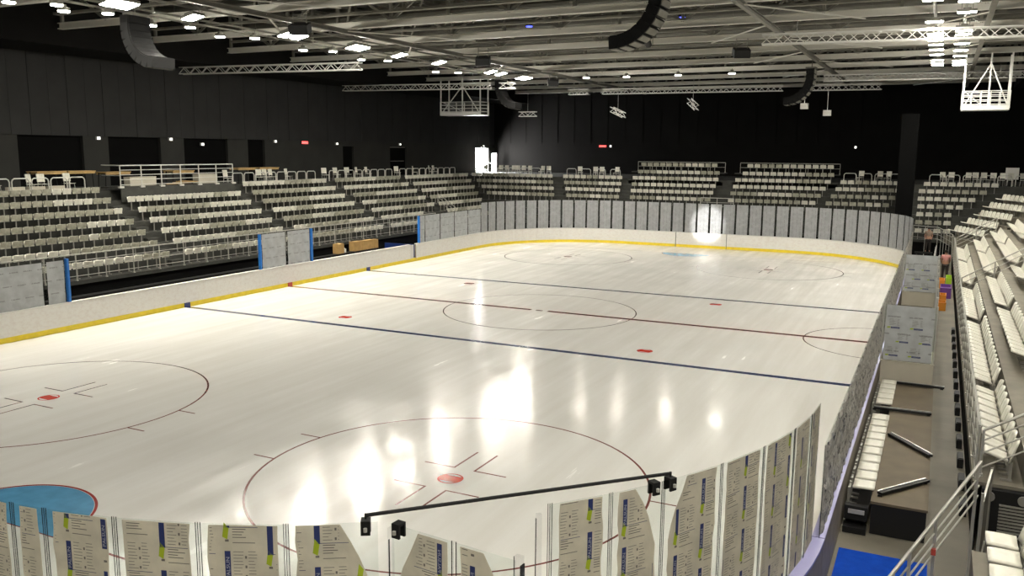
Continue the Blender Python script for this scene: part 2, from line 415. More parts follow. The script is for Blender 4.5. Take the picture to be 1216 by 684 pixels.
flat('center_line', M['redline'], lambda b, z: (rect(-14.96, -.42, -.15, .15)(b, z), rect(-.17, .17, -.1, .1)(b, z), rect(.42, 14.96, -.15, .15)(b, z)))
YB = 7.2
for s in (-1, 1): flat('blue_line', M['blue'], rect(-14.96, 14.96, s*YB-.15, s*YB+.15))
for s in (-1, 1): flat('goal_line', M['redline'], rect(-13.88, 13.88, s*26.1-.03, s*26.1+.03), .0018)
XD, YD, YS = 6.95, 20.02, 5.66
def ring(cx, cy, r, w=.055, a0=0., a1=2*PI): return lambda b, z: b.disc((cx, cy, z), r+w/2, 96, 0, r-w/2, a0, a1)
flat('center_circle', M['thin'], ring(0, 0, 4.5, .05), .002)
flat('referee_crease', M['thin'], ring(14.95, 0, 3.05, .05, PI/2, 1.5*PI), .002)
for sx in (-1, 1):
    for sy in (-1, 1):
        cx, cy = sx*XD, sy*YD
        flat('faceoff_circle', M['thin'], ring(cx, cy, 4.5), .002)
        w = .025
        for ax in (-1, 1):
            for ay in (-1, 1):
                def ell(b, z):
                    x, y = cx+ax*.27, cy+ay*.65
                    xa, xb = sorted((x-ax*w, x+ax*.82))
                    rect(xa, xb, y-w, y+w)(b, z)
                    ya, yb = sorted((y+ay*w, y+ay*1.16))
                    rect(x-w, x+w, ya, yb)(b, z)
                flat('faceoff_mark', M['thin'], ell, .0022)
                flat('hash_mark', M['thin'], rect(*sorted((cx+ax*4.4, cx+ax*5.05)), cy+ay*.87-w, cy+ay*.87+w), .0022)
        def spot(b, z):
            b.disc((cx, cy, z), .30, 40, 0, .255)
            k = [(.255*math.cos(t), .255*math.sin(t)) for t in [math.radians(a) for a in list(range(-42, 43, 7))+list(range(138, 223, 7))]]
            pts = [(cx+x_, cy+y_, z) for x_, y_ in k]; i = len(b.v); b.v += pts; b.face(tuple(range(i, i+len(pts))))
        flat('faceoff_spot', M['spot'], spot, .0024)
        y2 = sy*YS
        flat('neutral_spot', M['spot'], lambda b, z: (b.disc((cx, y2, z), .30, 40, 0, .25), rect(cx-.24, cx+.24, y2-.17, y2+.17)(b, z)), .0024)
for s in (-1, 1):
    def crease(b, z, r=1.76):
        a0, a1 = (0, PI) if s < 0 else (PI, 2*PI)
        b.disc((0, s*26.1, z), r, 40, 0, 0., a0, a1)
    flat('goal_crease', M['crease'], crease, .002)
    flat('crease_edge', M['red'], ring(0, s*26.1, 1.8, .06, 0 if s < 0 else PI, PI if s < 0 else 2*PI), .0026)

# ------------------------------------------------------------------ dasher boards
def strip(b, pts, t0, t1, z0, z1, mi=0, sgn=1):
    """upright strip along pts; t0/t1 offsets to the outside (right of travel if sgn=1)"""
    m = len(pts); N = []
    for k in range(m):
        a = Vector(pts[max(k-1, 0)]); c = Vector(pts[min(k+1, m-1)]); d = (c-a).normalized()
        N.append(Vector((d.y, -d.x))*sgn)
    i0 = len(b.v)
    for p, nn in zip(pts, N):
        p = Vector(p); a = p+nn*t0; c = p+nn*t1
        b.v += [(a.x, a.y, z0), (a.x, a.y, z1), (c.x, c.y, z1), (c.x, c.y, z0)]
    for k in range(m-1):
        i, j = i0+4*k, i0+4*k+4
        for q in ((0, 1), (1, 2), (2, 3), (3, 0)):
            b.face((i+q[0], i+q[1], j+q[1], j+q[0]) if sgn > 0 else (i+q[0], j+q[0], j+q[1], i+q[1]), mi)
    b.face((i0, i0+3, i0+2, i0+1), mi); e = i0+4*(m-1); b.face((e, e+1, e+2, e+3), mi)
HB = 1.17
def boards(label, pts, cap, marks=()):
    """pts run anticlockwise round the rink (ice on the left)"""
    t = thing('dasher_board', label, 'rink board', (pts[0][0], pts[0][1], 0))
    off = Vector((pts[0][0], pts[0][1])); P = [tuple(Vector(p)-off) for p in pts]
    b = MB(); strip(b, P, .0, .045, .0, HB-.05); b.build('facing', M['board'], t)
    b = MB(); strip(b, P, .05, .17, 0., HB-.05); b.build('back_frame', M['boardback'], t)
    b = MB(); strip(b, P, -.012, .19, HB-.048, HB); b.build('cap_rail', cap, t)
    b = MB(); strip(b, P, -.014, -.001, .0, .21); k = b.build('kick_plate', M['yellow'], t)
    for (x, y, ax, m) in marks:
        b = MB(); b.span((x-off.x-.03*ax-.005, y-off.y-.17, .002), (x-off.x+.03*ax+.005 if ax else 0, y-off.y+.17, .212)) if ax else None
        b.build('line_mark', M[m], k)
    return t
def seg(p, q, n): return [(p[0]+(q[0]-p[0])*k/n, p[1]+(q[1]-p[1])*k/n) for k in range(n+1)]
lm = -15.
boards('white boards with yellow kick plate along the bench side of the ice', seg((-15, 12.0), (-15, -CY), 10), M['cap'], [(-14.99, -YB, 1, 'kickblue'), (-14.99, 0, 1, 'kickred'), (-14.99, YB, 1, 'kickblue')])
boards('white boards curving round the far corner by the bench gate', [(-2.13, 30.5)]+arc(-CX, CY, RC, 90, 180, 20)+seg((-15, CY), (-15, 12.78), 4)[1:], M['cap'])
boards('white boards curving round the far corner by the walkway', arc(CX, CY, RC, 0, 90, 20)+[(1.93, 30.5)], M['cap'])
boards('boards along the penalty box side topped by a lilac rail', seg((15, -CY+.015), (15, CY-.015), 10), M['lilac'])
A2R = math.radians
boards('boards round the near corner between open gate and side glass', arc(CX, -CY, RC, -42.5, 0, 12), M['lilac'])
boards('boards along the near end up to the open gate', seg((-CX, -LY), (CX, -LY), 6)+arc(CX, -CY, RC, -90, -57., 10)[1:], M['cap'])
# ice resurfacer gate in the far end
t = thing('rink_gate', 'wide white gate in the far end boards with thin dark seams', 'rink gate', (-.1, 30.5, 0))
b = MB(); b.span((-1.97, 0, .05), (1.98, .06, HB-.05)); b.build('gate_facing', M['board'], t)
b = MB(); b.span((-1.97, -.014, 0), (1.98, -.001, .21)); b.build('kick_plate', M['yellow'], t)
b = MB(); b.span((-1.97, -.012, HB-.048), (1.98, .17, HB)); b.build('cap_rail', M['cap'], t)
b = MB(); b.span((-2.0, .061, 0), (2.0, .15, HB-.05)); b.build('back_frame', M['black'], t)
# bench gate ajar
t = thing('bench_gate', 'grey bench gate standing ajar in the white boards', 'rink gate', (-15, 12.05, 0))
b = MB(); b.span((-.6, 0.25, .25), (-.09, .31, HB-.06)); b.build('gate_leaf', M['boardback'], t, (0, 0, 0), 0)
b = MB(); b.span((-.19, -.04, 0.), (-.001, .72, .21)); b.build('threshold', M['yellow'], t)
b = MB(); b.span((-.05, 0.02, .22), (-.11, .42, HB-.06)); b.build('gate_panel', M['cap'], t)

# ------------------------------------------------------------------ glass panels with protective film
def text_mesh(body):
    cu = bpy.data.curves.new('t', 'FONT'); cu.body = body; cu.size = 1.; cu.resolution_u = 3
    o = bpy.data.objects.new('t', cu); COL.objects.link(o)
    dg = bpy.context.evaluated_depsgraph_get(); me = bpy.data.meshes.new_from_object(o.evaluated_get(dg))
    V = [v.co.copy() for v in me.vertices]; F = [tuple(p.vertices) for p in me.polygons]
    bpy.data.objects.remove(o); bpy.data.meshes.remove(me); bpy.data.curves.remove(cu)
    x0, x1 = min(v.x for v in V), max(v.x for v in V); y0, y1 = min(v.y for v in V), max(v.y for v in V)
    return [((v.x-x0)/(x1-x0), (v.y-y0)/(y1-y0)) for v in V], F
WORD = text_mesh('PALSUN')
def film_sheet(w, h, y, side, wob, rnd, mats_n, seg_v=10, cut=None, gap=(.12, .12), crumple=0.):
    """film cut a little narrower than the pane; local X across, Z up; side=+1 outside face; returns MB with UV"""
    b = MB(); nu = 6 if not crumple else 18
    if crumple: seg_v = 16
    xl = [-w/2+gap[0]+rnd.uniform(-wob, wob) for _ in range(seg_v+1)]; xr = [w/2-gap[1]+rnd.uniform(-wob, wob) for _ in range(seg_v+1)]
    G = []
    ou, ov = rnd.uniform(0, 5), rnd.uniform(0, 5)
    for k in range(seg_v+1):
        z = h*k/seg_v; row = []
        a, c = xl[k], xr[k]
        if cut: a, c = cut(z/h, a, c)
        for j in range(nu+1):
            x = a+(c-a)*j/nu; e = rnd.uniform(0, wob*.35) if j in (0, nu) else rnd.uniform(0, crumple)
            row.append((x, z, e))
        G.append(row)
    th = .003
    for lay in (0, 1):
        i0 = len(b.v)
        for row in G:
            for (x, z, e) in row: b.v.append((x, y+side*(th*lay+e), z))
        for k in range(seg_v):
            for j in range(nu):
                q = [i0+k*(nu+1)+j, i0+k*(nu+1)+j+1, i0+(k+1)*(nu+1)+j+1, i0+(k+1)*(nu+1)+j]
                if (lay == 1) == (side > 0): q = q[::-1]
                b.face(tuple(q), 0, [(b.v[i][0]+ou, b.v[i][2]+ov) for i in q])
    return b, G
def print_on(b, G, h, y, side, rnd, pu=.46, pv=.60):
    """fine print, blue name blocks and lime arrows, staggered, on the outside of a film; material slots 1 dark 2 blue 3 white 4 lime"""
    yy = y+side*.0065
    rows = len(G)-1
    def lim(z):
        k = min(max(int(z/h*rows), 0), rows-1); f = z/h*rows-k
        return (max(G[k][0][0], G[k+1][0][0])+.012, min(G[k][-1][0], G[k+1][-1][0])-.012)
    def q(x0, x1, z0, z1, mi, d=0.):
        a, c = lim(z0); a2, c2 = lim(z1); a, c = max(a, a2), min(c, c2)
        x0, x1 = max(x0, a), min(x1, c); z0, z1 = max(z0, .01), min(z1, h-.004)
        if x1-x0 < .004 or z1-z0 < .002: return False
        yq = yy+side*d
        P = [(x0, yq, z0), (x0, yq, z1), (x1, yq, z1), (x1, yq, z0)]
        b.quad(*(P if side > 0 else P[::-1]), mi); return True
    x_off, z_off = rnd.uniform(0, pu), rnd.uniform(0, pv)
    for c in range(-4, 5):
        for r in range(-1, 5):
            x = c*pu+x_off; z = r*pv+z_off+(pv/2 if c % 2 else 0)
            # viewer outside sees +X on the left, so a block hangs from its left edge towards -X
            bw, bh = .062, .34
            if q(x-bw, x, z, z+bh, 2):
                a, cc = lim(z); a2, c2 = lim(z+bh)
                if max(a, a2) < x-bw and min(cc, c2) > x and z > .01 and z+bh < h:
                    V, F = WORD; i0 = len(b.v)
                    for (tx, ty) in V: b.v.append((x-bw+.012+ty*(bw-.024), yy+side*.0012, z+.03+tx*(bh-.10)))
                    for f in F: b.face(tuple(i0+i for i in f), 3)
            a, cc = lim(max(z-.13, 0)); 
            if z-.13 > 0 and z < h and a < x-.07 and cc > x+.02:
                P = [(x-.055, yy, z-.005), (x-.005, yy, z+.06), (x+.018, yy, z-.1), (x-.035, yy, z-.13)]
                b.quad(*(P if side < 0 else P[::-1]), 4)
            q(x-.05, x-.01, z-.155, z-.13, 1)
            q(x-bw-.30, x-bw, z+.004, z+.010, 2)
            q(x-.33, x-.09, z+.43, z+.438, 1)
            for k in range(9):
                zz = z+.04+k*.036
                l = rnd.uniform(.06, .12)
                q(x-bw-.03-l, x-bw-.03, zz, zz+.006, 1)
                l = rnd.uniform(.05, .1); q(x-bw-.19-l, x-bw-.19, zz+.004, zz+.010, 1)
                if k % 3 == 0: q(x-bw-.175, x-bw-.155, zz, zz+.03, 1)
            for k in range(4):
                zz = z-.02-k*.03; l = rnd.uniform(.1, .2); q(x-.09-l, x-.09, zz, zz+.009, 1)
MATN = [M['film_near'], M['print'], M['printblue'], M['printwhite'], M['lime']]
def glass_panel(name, label, cat, group, mid, rz, w, z0, h, film='film_far', outside=False, wob=.01, cut=None, printed=False, gap=(.07, .07), joint=True, seed=0, segs=6, zb=.03):
    rnd = random.Random(seed)
    t = thing(name, label, cat, (mid[0], mid[1], z0), rz, group)
    b = MB(); b.span((-w/2+.004, -.006, 0), (w/2-.004, .006, h)); b.build('pane', M['glass'], t)
    side = 1 if outside else -1
    y = side*.007
    b, G = film_sheet(w, h-.02, y, side, wob, rnd, 1, segs, cut, gap, .05 if film == 'film_side' else 0.)
    if printed:
        print_on(b, G, h-.02, y, side, rnd); f = b.build('protective_film', MATN, t, (0, 0, .01))
    else: f = b.build('protective_film', M[film], t, (0, 0, .01))
    if joint:
        b = MB(); b.span((w/2-.03, .008, 0), (w/2+.028, .013, h+.02)); b.span((w/2-.03, .0131, 0), (w/2-.024, .018, h+.02), 1); b.span((w/2+.022, .0131, 0), (w/2+.028, .018, h+.02), 1); b.span((w/2-.003, .0131, 0), (w/2+.003, .016, h+.02), 1); b.build('joint_strip', [M['joint'], M['jointedge']], t)
    return t
def arc_panel(cx, cy, r, a0, a1):
    p = Vector((cx+r*math.cos(A2R(a0)), cy+r*math.sin(A2R(a0)))); q = Vector((cx+r*math.cos(A2R(a1)), cy+r*math.sin(A2R(a1))))
    mid = (p+q)/2; am = A2R((a0+a1)/2)
    return mid, am-PI/2, (q-p).length        # local +Y points outwards
GT = 3.46
# far end (grey film on the ice side), anticlockwise from the walkway corner
n_far = 0
FG = 'grey filmed glass panels round the far end'
far_list = [arc_panel(CX, CY, RC+.09, 90*k/13, 90*(k+1)/13) for k in range(13)]
far_list += [(Vector((6.5-(k+.5), LY+.09)), 0., 1.) for k in range(13)]
far_list += [arc_panel(-CX, CY, RC+.09, 90+90*k/13, 90+90*(k+1)/13) for k in range(13)]
for i, (mid, rz, w) in enumerate(far_list):
    glass_panel('rink_glass', 'tall glass panel in grey film, %s of the far end counted from the walkway corner' % nth(i), 'glass panel', FG, mid, rz, w, HB, GT-HB, 'film_far', False, .008, seed=i, gap=(.06+.03*R_.random(), .06+.03*R_.random()))
# bench side, beyond the bench gate
yy = [13.3, 13.97, 15.97, 17.97, 19.97, 22.0]
for i in range(5):
    glass_panel('rink_glass', 'grey filmed glass panel, %s past the bench gate on the bench side' % nth(i), 'glass panel', 'filmed glass past the bench gate', ((-15.09), (yy[i]+yy[i+1])/2), PI/2, yy[i+1]-yy[i], HB, 3.0-HB, 'film_row', False, .01, seed=100+i, gap=(.05, .05))
def end_pad(label, x, y, z0, h):
    b = MB(); b.span((-.07, -.055, 0), (.07, .055, h)); b.span((-.085, -.035, .02), (.085, .035, h-.02)); tag(b.build('foam_pad', M['bluepad'], None, (x, y, z0)), label, 'foam pad', 'blue foam pads on glass ends')
end_pad('blue foam pad on the glass end past the bench gate', -15.09, 13.2, HB, 1.83)
for i, (a, c) in enumerate(((-16.2, -14.24), (-14.16, -13.3))):
    glass_panel('rink_glass', ['wide grey filmed glass panel at the near bench end', 'narrow grey filmed glass panel beside the blue foam pad'][i], 'glass panel', None, (-15.09, (a+c)/2), PI/2, c-a, HB, 2.9-HB, 'film_row', False, .012, seed=120+i, gap=(.06, .06))
end_pad('blue foam pad ending the short glass at the near bench', -15.09, -13.2, HB, 1.77)
for i, (a, c) in enumerate(((-2.0, -.1), (-.02, 1.9))):
    glass_panel('rink_glass', 'grey filmed glass panel between the two benches, %s one' % ['nearer', 'farther'][i], 'glass panel', None, (-15.09, (a+c)/2), PI/2, c-a, HB, 3.0-HB, 'film_row', False, .012, seed=130+i, gap=(.06, .06))
end_pad('blue foam pad on the nearer end of the glass between the benches', -15.09, -2.1, HB, 1.84)
end_pad('blue foam pad on the farther end of the glass between the benches', -15.09, 2.0, HB, 1.84)
# penalty box side: crumpled film on the outside
SG = 'crumpled filmed glass along the penalty box side'
for i in range(22):
    y0 = -22.0+2*i
    glass_panel('rink_glass', 'low glass panel in crumpled film, %s along the penalty box side from the near corner' % nth(i), 'glass panel', SG, (15.09, y0+1), -PI/2, 2., HB, 2.72-HB, 'film_side', True, .02, seed=200+i, gap=(.08, .08), segs=8)
# near end and near corner
angs = [-83.5, -80.4, -74.4, -68.0, -61.7, -55.2]
RN = RC+.0
def near_cut(side_sign):
    def f(t, a, c):
        # curled away corner by the clamps; side_sign=+1 trims the +X edge
        k = max(0., (t-.68)/.32); d = .30*k**1.3
        return (a, c-d) if side_sign > 0 else (a+d, c)
    return f
NG = 'printed film panels at the near end'
for i in range(3):
    glass_panel('rink_glass', 'printed film glass panel on the near straight end, %s from the corner' % nth(i), 'glass panel', NG, (6.5-.5-i, -LY-.0), PI, 1., HB, GT-HB, outside=True, wob=.015, printed=True, gap=(.10, .10), seed=300+i, segs=10)
angs = [-90.]+angs
for i in range(6):
    mid, rz, w = arc_panel(CX, -CY, RN, angs[i], angs[i+1])
    glass_panel('rink_glass', 'printed film glass panel, %s before the open gate counted towards the gate' % nth(i), 'glass panel', NG, mid, rz, w, HB, GT-HB, outside=True, wob=.014, printed=True, gap=(.10, .10), seed=310+i, segs=12, cut=near_cut(-1) if i == 5 else None)
angs2 = [-42.3, -37.0, -31.8, -24.8, -18.2, -11.4, -5.8, -.6]
for i in range(7):
    mid, rz, w = arc_panel(CX, -CY, RN, angs2[i], angs2[i+1])
    glass_panel('rink_glass', 'printed film glass panel, %s past the open gate' % nth(i), 'glass panel', 'printed film panels past the open gate', mid, rz, w, HB, GT-HB, outside=True, wob=.014, printed=True, gap=(.10, .12), seed=340+i, segs=12, cut=near_cut(-1) if i == 1 else near_cut(1) if i == 2 else None)
# open gate: two panes on a board frame, swung outwards
hx, hy = 11.45, -28.90
gate = thing('rink_gate', 'open rink gate swung outwards, two printed film panes', 'rink gate', (hx, hy, 0), math.radians(-5.5))
b = MB(); b.span((.05, -.06, .05), (1.62, .02, HB)); b.build('gate_board', M['board'], gate)
b = MB(); b.span((.05, -.10, HB), (1.62, .05, HB+.04)); b.build('gate_cap', M['lilac'], gate)
for i, (a, c) in enumerate(((.06, .86), (.90, 1.60))):
    b = MB(); b.span((a, -.046, HB+.04), (c, -.034, GT)); p = b.build('pane', M['glass'], gate)
    rnd = random.Random(400+i)
    b, G = film_sheet(c-a, GT-HB-.08, -.047, -1, .012, rnd, 1, 10, near_cut(1 if i else -1), (.06, .06))
    print_on(b, G, GT-HB-.08, -.047, -1, rnd); b.build('protective_film', MATN, p, ((a+c)/2, 0, HB+.06))
b = MB(); b.span((.85, -.056, HB+.04), (.91, -.048, GT+.02)); b.span((.85, -.062, HB+.04), (.857, -.0561, GT+.02), 1); b.span((.903, -.062, HB+.04), (.91, -.0561, GT+.02), 1); b.build('joint_strip', [M['joint'], M['jointedge']], gate)
b = MB(); b.span((1.60, -.07, HB+.04), (1.68, -.01, GT+.06)); b.span((1.672, -.075, HB+.04), (1.685, -.005, GT-.02), 1); b.span((1.60, -.076, HB+.04), (1.606, -.0701, GT+.06), 1); b.build('end_strip', [M['joint'], M['jointedge']], gate)
# hinge posts, clamps and the header bar across the gate opening
def post(label, x, y, rz):
    b = MB(); b.span((-.03, -.03, 0), (.03, .03, GT-.05-HB)); b.span((-.05, -.05, 0), (.05, .05, .06), 1); b.span((-.037, -.01, .06), (-.0301, .01, GT-.1-HB), 1); tag(b.build('clear_post', [M['joint'], M['jointedge']], None, (x, y, HB), rz), label, 'post')
b = MB(); b.span((.0, -.05, HB), (.045, .01, GT-.06)); b.span((-.004, -.03, HB+.1), (-.0001, -.01, GT-.2), 1); b.build('hinge_post', [M['joint'], M['jointedge']], gate)
post('clear latch post at the far edge of the gate opening', 12.74, -27.90, .7)
def clamp(label, x, y, rz):
    t = thing('glass_clamp', label, 'clamp', (x, y, GT-.125), rz)
    b = MB(); b.span((-.05, -.058, 0), (.05, -.032, .14)); b.span((-.05, .032, 0), (.05, .058, .14)); b.span((-.05, -.058, .135), (.05, .058, .16)); b.build('jaw', M['black'], t)
    b = MB()
    b.cyl((0, -.075, .05), .02, .04, 10)
    b.build('bolt', M['alu'], t)
def on_panel(a0, a1, end):
    mid, rz, w = arc_panel(CX, -CY, RN, a0, a1); p = mid+Vector((math.cos(rz), math.sin(rz)))*end*(w/2-.13)
    return p.x, p.y, rz+PI
clamp('black clamp holding the bar on the fixed side of the gate', *on_panel(-61.7, -55.2, -1))
clamp('black clamp on the hinge edge of the open gate', hx+.145, hy-.054, math.radians(-5.5))
clamp('black clamp at the latch side, nearer the gate', *on_panel(-37.0, -31.8, -1))
clamp('black clamp at the latch side, farther from the gate', *on_panel(-31.8, -24.8, 1))
(xa, ya, _), (xb, yb, _) = on_panel(-61.7, -55.2, -1), on_panel(-31.8, -24.8, 1)
b = MB(); b.tube([(xa, ya, GT+.08), (xb, yb, GT+.08)], .022, 8)
b.tube([(xa, ya, GT+.04), (xa, ya, GT+.10)], .014, 6); b.tube([(xb, yb, GT+.04), (xb, yb, GT+.10)], .014, 6)
tag(b.build('header_bar', M['black']), 'thin black bar bridging the top of the gate opening', 'bar')

# ------------------------------------------------------------------ seats
SEAT = .55
def seat_parts(tilt, hi=True):
    nu, nv = (5, 4) if hi else (2, 2)
    H0 = .47 if tilt > 1 else .36
    def back(u, v):
        x = (u-.5)*(.47-.05*v*v); z = H0+(.77-H0)*v
        return Vector((x, -.03-.10*v+.05*(2*u-1)**2*(1-.3*v), z+(-.03*(2*u-1)**2 if v > .9 else 0)))
    def pan(u, v):
        x = (u-.5)*(.46-.04*v*v); d = .05+(.26 if tilt > 1 else .40)*v
        y, z = d*math.cos(tilt), d*math.sin(tilt)
        c = .025*(2*u-1)**2
        return Vector((x, y-c*math.sin(tilt), H0+z+c*math.cos(tilt)-.02*v*v*math.cos(tilt)))
    A, B, C = MB(), MB(), MB()
    A.shell(back, nu, nv, .03); B.shell(pan, nu, nv, .045)
    for s in (-.17, .17) if hi else (0.,):
        C.bar((s, -.02, .0), (s, -.02, H0), .04, .05); C.bar((s, -.06, .02), (s, .14, .02), .05, .035)
    if hi: C.bar((-.17, -.02, H0-.06), (.17, -.02, H0-.06), .04, .04); C.bar((-.17, -.02, .06), (.17, -.02, .06), .03, .03)
    A.smooth = B.smooth = hi
    return A, B, C
tier_rows = []      # (pos, rz, row label, seat index, matname, tilt)
seats = []
def row_of_seats(axis, fixed, a0, a1, zdeck, rz, blk, row, bright, tilt, frm):
    n = max(1, int((a1-a0+.08)/SEAT)); pitch = (a1-a0)/n
    for i in range(n):
        a = a0+(i+.5)*pitch
        p = (fixed, a, zdeck) if axis == 'y' else (a, fixed, zdeck)
        seats.append((p, rz, blk, row, i, n, bright(i, n), tilt, frm))
ROWN = ['front row', 'second row', 'third row', 'fourth row', 'fifth row', 'sixth row', 'seventh row', 'eighth row', 'top row']
rb = random.Random(3)
def runs(p):
    """random runs of bare (white) and wrapped (dull) seats along a row"""
    a = rb.random(); ln = rb.uniform(.3, 1.)*p*1.2
    return lambda i, n: a <= ((i+.5)/n) < a+ln or ((i+.5)/n) < a+ln-1
FOLD = math.radians(74)
for k in range(7):
    x = -(19.2+DEPTH*k); z = DECK0+RISE*k
    for nm, a, c in (('block under the nearest tables', -14.5, -4.3), ('block under the railed platform', -3.3, 5.3), ('block just past the railed platform', 6.35, 14.9), ('second block past the railed platform', 15.9, 24.6), ('corner block of the bench side', 25.35, 32.8+.84*(k-2) if k > 1 else 31.4)):
        if nm.startswith('block under the railed') and k > 5: continue
        if nm.startswith('second block past') and k < 2: c = 21.6
        pr = .95 if k < 2 else .72
        if nm.startswith('block under the nearest'): pr = .18 if k > 1 else .7
        if nm.startswith('corner'): pr = .75
        if nm.startswith('second block past'): pr = .75
        row_of_seats('y', x, a, c, z, -PI/2, nm, k, runs(pr), FOLD, 'near end')
for k in range(3, 9):
    y = 32.3+DEPTH*k; z = DECK0+RISE*k+(.1 if k == 8 else 0)
    for nm, a, c in (('far block by the bright doorway', -21.45-(k-3)*.98, -14.5-(k-3)*.43), ('narrow block under the red sign', -13.4-(k-3)*.47, -8.4-(k-3)*.2), ('far block left of the gate', -7.5-(k-3)*.2, -.45), ('far block behind the gate', .9, 7.8+(k-3)*.25), ('far block beside the black column', 8.45+(k-3)*.25, 13.1+(k-3)*.36)):
        if k > 6 and 'the gate' not in nm: continue
        if k == 7: a, c = a+.4, c-.1
        if k == 8: a, c = (a+.6, c-.5)
        row_of_seats('x', y, a, c, z, PI, nm, k, runs(.85 if k > 3 else .5), FOLD, 'bench side')
for k in range(7):
    y = 32.3+DEPTH*k; z = DECK0+RISE*k
    row_of_seats('x', y, 14.9 if k < 6 else 15.2, 17.35+max(0, k-2)*.74, z, PI, 'corner block past the column', k, runs(1.), FOLD, 'column')
for k in range(7):
    x = 17.99+DEPTH*k; z = DECK0+RISE*k
    for nm, a, c in (('walkway stand, nearest block', -18.4, -13.0), ('walkway stand, second block', -12.3, -3.9), ('walkway stand, third block', -2.9, 4.3), ('walkway stand, farthest block', 6.3, 14.6), ('corner block of the walkway stand', 15.5, 21.9)):
        row_of_seats('y', x, a, c, z, PI/2, nm, k, (lambda i, n: True), math.radians(20), 'near end')
    if k < 3: row_of_seats('y', x-.12, -28.5, -22.2, z+.13, PI/2, 'block under the viewpoint', k, (lambda i, n: True), math.radians(4), 'near end')
for s in range(6): row_of_seats('y', 15.27, -11.75, -8.95, .36, -PI/2, 'penalty bench, farther run', 0, (lambda i, n: True), math.radians(4), 'near end') if s == 0 else None
row_of_seats('y', 15.27, -18.35, -12.75, .36, -PI/2, 'penalty bench, nearer run', 0, (lambda i, n: True), math.radians(4), 'near end')

for k in range(1, 6):           # block set at an angle in the corner
    z = DECK0+RISE*k; c = Vector((18.15+.73*(k-1), 27.5+.15*k)); d = Vector((.37, -.929))
    n = 8 if k < 4 else 10
    for i in range(n):
        p = c+d*SEAT*(i-(n-1)/2)
        seats.append(((p.x+.13, p.y+.05, z), math.radians(111.7), 'angled corner block past the walkway stand', k, n-1-i, n, True, math.radians(14), 'near end'))
vis = [s for s in seats if in_frame((s[0][0], s[0][1], s[0][2]+.6), 8)]
vis.sort(key=lambda s: (Vector(s[0])-CAM).length)
own, rest = vis[:300], vis[300:]
meshes = {}
def seat_mesh(kind, part, tilt, hi):
    key = (kind, part, round(tilt, 2), hi)
    if key not in meshes:
        A, B, C = seat_parts(tilt, hi)
        mt = M['white'] if kind else M['dull']
        if part == 'all':
            b = MB(); b.add(A); b.add(B); b.add(C, None, 1); meshes[key] = b.mesh('stadium_seat', [mt, M['seatgrey']])
        else:
            meshes[key] = {'backrest': A, 'seat_pan': B, 'bracket': C}[part].mesh(part, M['seatgrey'] if part == 'bracket' else mt)
    return meshes[key]
protos = {}
for (p, rz, blk, row, i, n, bright, tilt, frm) in own:
    lab = '%s stadium seat, %s from the %s, %s, %s' % ('white' if bright else 'wrapped', nth(i), frm, ROWN[row], blk)
    if blk.startswith('penalty'): lab = 'white flat bench seat, %s from the near end of the %s' % (nth(i), blk)
    elif blk.startswith('block under the view'): lab = 'white open seat, %s from the far end, %s, %s' % (nth(n-1-i), ROWN[row], blk)
    near = (Vector(p)-CAM).length < 38
    loc = (p[0], p[1], p[2]+.003)
    key = (bright, round(tilt, 2), near, blk.startswith('penalty'))
    if key not in protos:
        if near:
            t = thing('stadium_seat', lab, 'seat', loc, rz, 'seats of the '+blk)
            for part in (('seat_pan', 'bracket') if blk.startswith('penalty') else ('seat_pan', 'backrest', 'bracket')): link(part, seat_mesh(bright, part, tilt, True), t)
        else:
            t = tag(link('stadium_seat', seat_mesh(bright, 'all', tilt, False), None, loc, rz), lab, 'seat', 'seats of the '+blk)
        protos[key] = t
    else: dup(protos[key], loc, rz, lab, 'seats of the '+blk)
b = MB()
lowA = {}
for (p, rz, blk, row, i, n, bright, tilt, frm) in rest:
    k = round(tilt, 2)
    if k not in lowA:
        A, B, C = seat_parts(tilt, False); q = MB(); q.add(A); q.add(B); q.add(C, None, 2); lowA[k] = q
    q = lowA[k]; i0 = len(b.v); mt = Matrix.Translation((p[0], p[1], p[2]+.003)) @ Matrix.Rotation(rz, 4, 'Z')
    b.v += [tuple(mt @ Vector(v)) for v in q.v]
    for f, m_ in zip(q.f, q.mi): b.face(tuple(i0+j for j in f), 2 if m_ == 2 else (0 if bright else 1))
o = b.build('stadium_seating', [M['white'], M['dull'], M['seatgrey']]); tag(o, 'the many smaller pale stadium seats of the far stands', 'seats', None, 'stuff')

# ------------------------------------------------------------------ stands (tiers, black sheets for the shade below, aisle steps)
left = thing('seating_stand', 'long stepped stand of dark boards behind the players benches', 'stand')
far = thing('seating_stand', 'stepped stand of dark boards across the far end', 'stand')
right = thing('seating_stand', 'stepped stand of brown boards beside the walkway', 'stand')
def tier(parent, axis, s0, sgn, a0, a1, k, m, name='tier'):
    z = DECK0+RISE*k; f0 = s0+sgn*DEPTH*k; f1 = f0+sgn*(DEPTH+.02)
    lo, hi = min(f0, f1), max(f0, f1)
    b = MB()
    def sp(c0, c1, z0, z1):
        if axis == 'y': b.span((c0, a0, z0), (c1, a1, z1))
        else: b.span((a0, c0, z0), (a1, c1, z1))
    sp(lo, hi, z-.06, z)
    f = f0 if sgn > 0 else f0-.04
    sp(f, f+.04, z-(RISE if k else .18), z-.061)
    b.build(name, m, parent)
def far_y(k): return 31.85+DEPTH*k
for k in range(7):
    tier(left, 'y', -18.72, -1, -16.5, far_y(k)+DEPTH, k, M['tier'])
    tier(far, 'x', 31.85, 1, -(18.72+DEPTH*k), 17.35+DEPTH*k, k, M['tier'])
    tier(right, 'y', 17.40, 1, -18.55, far_y(k) if k == 0 else 23.4, k, M['tier_r'])
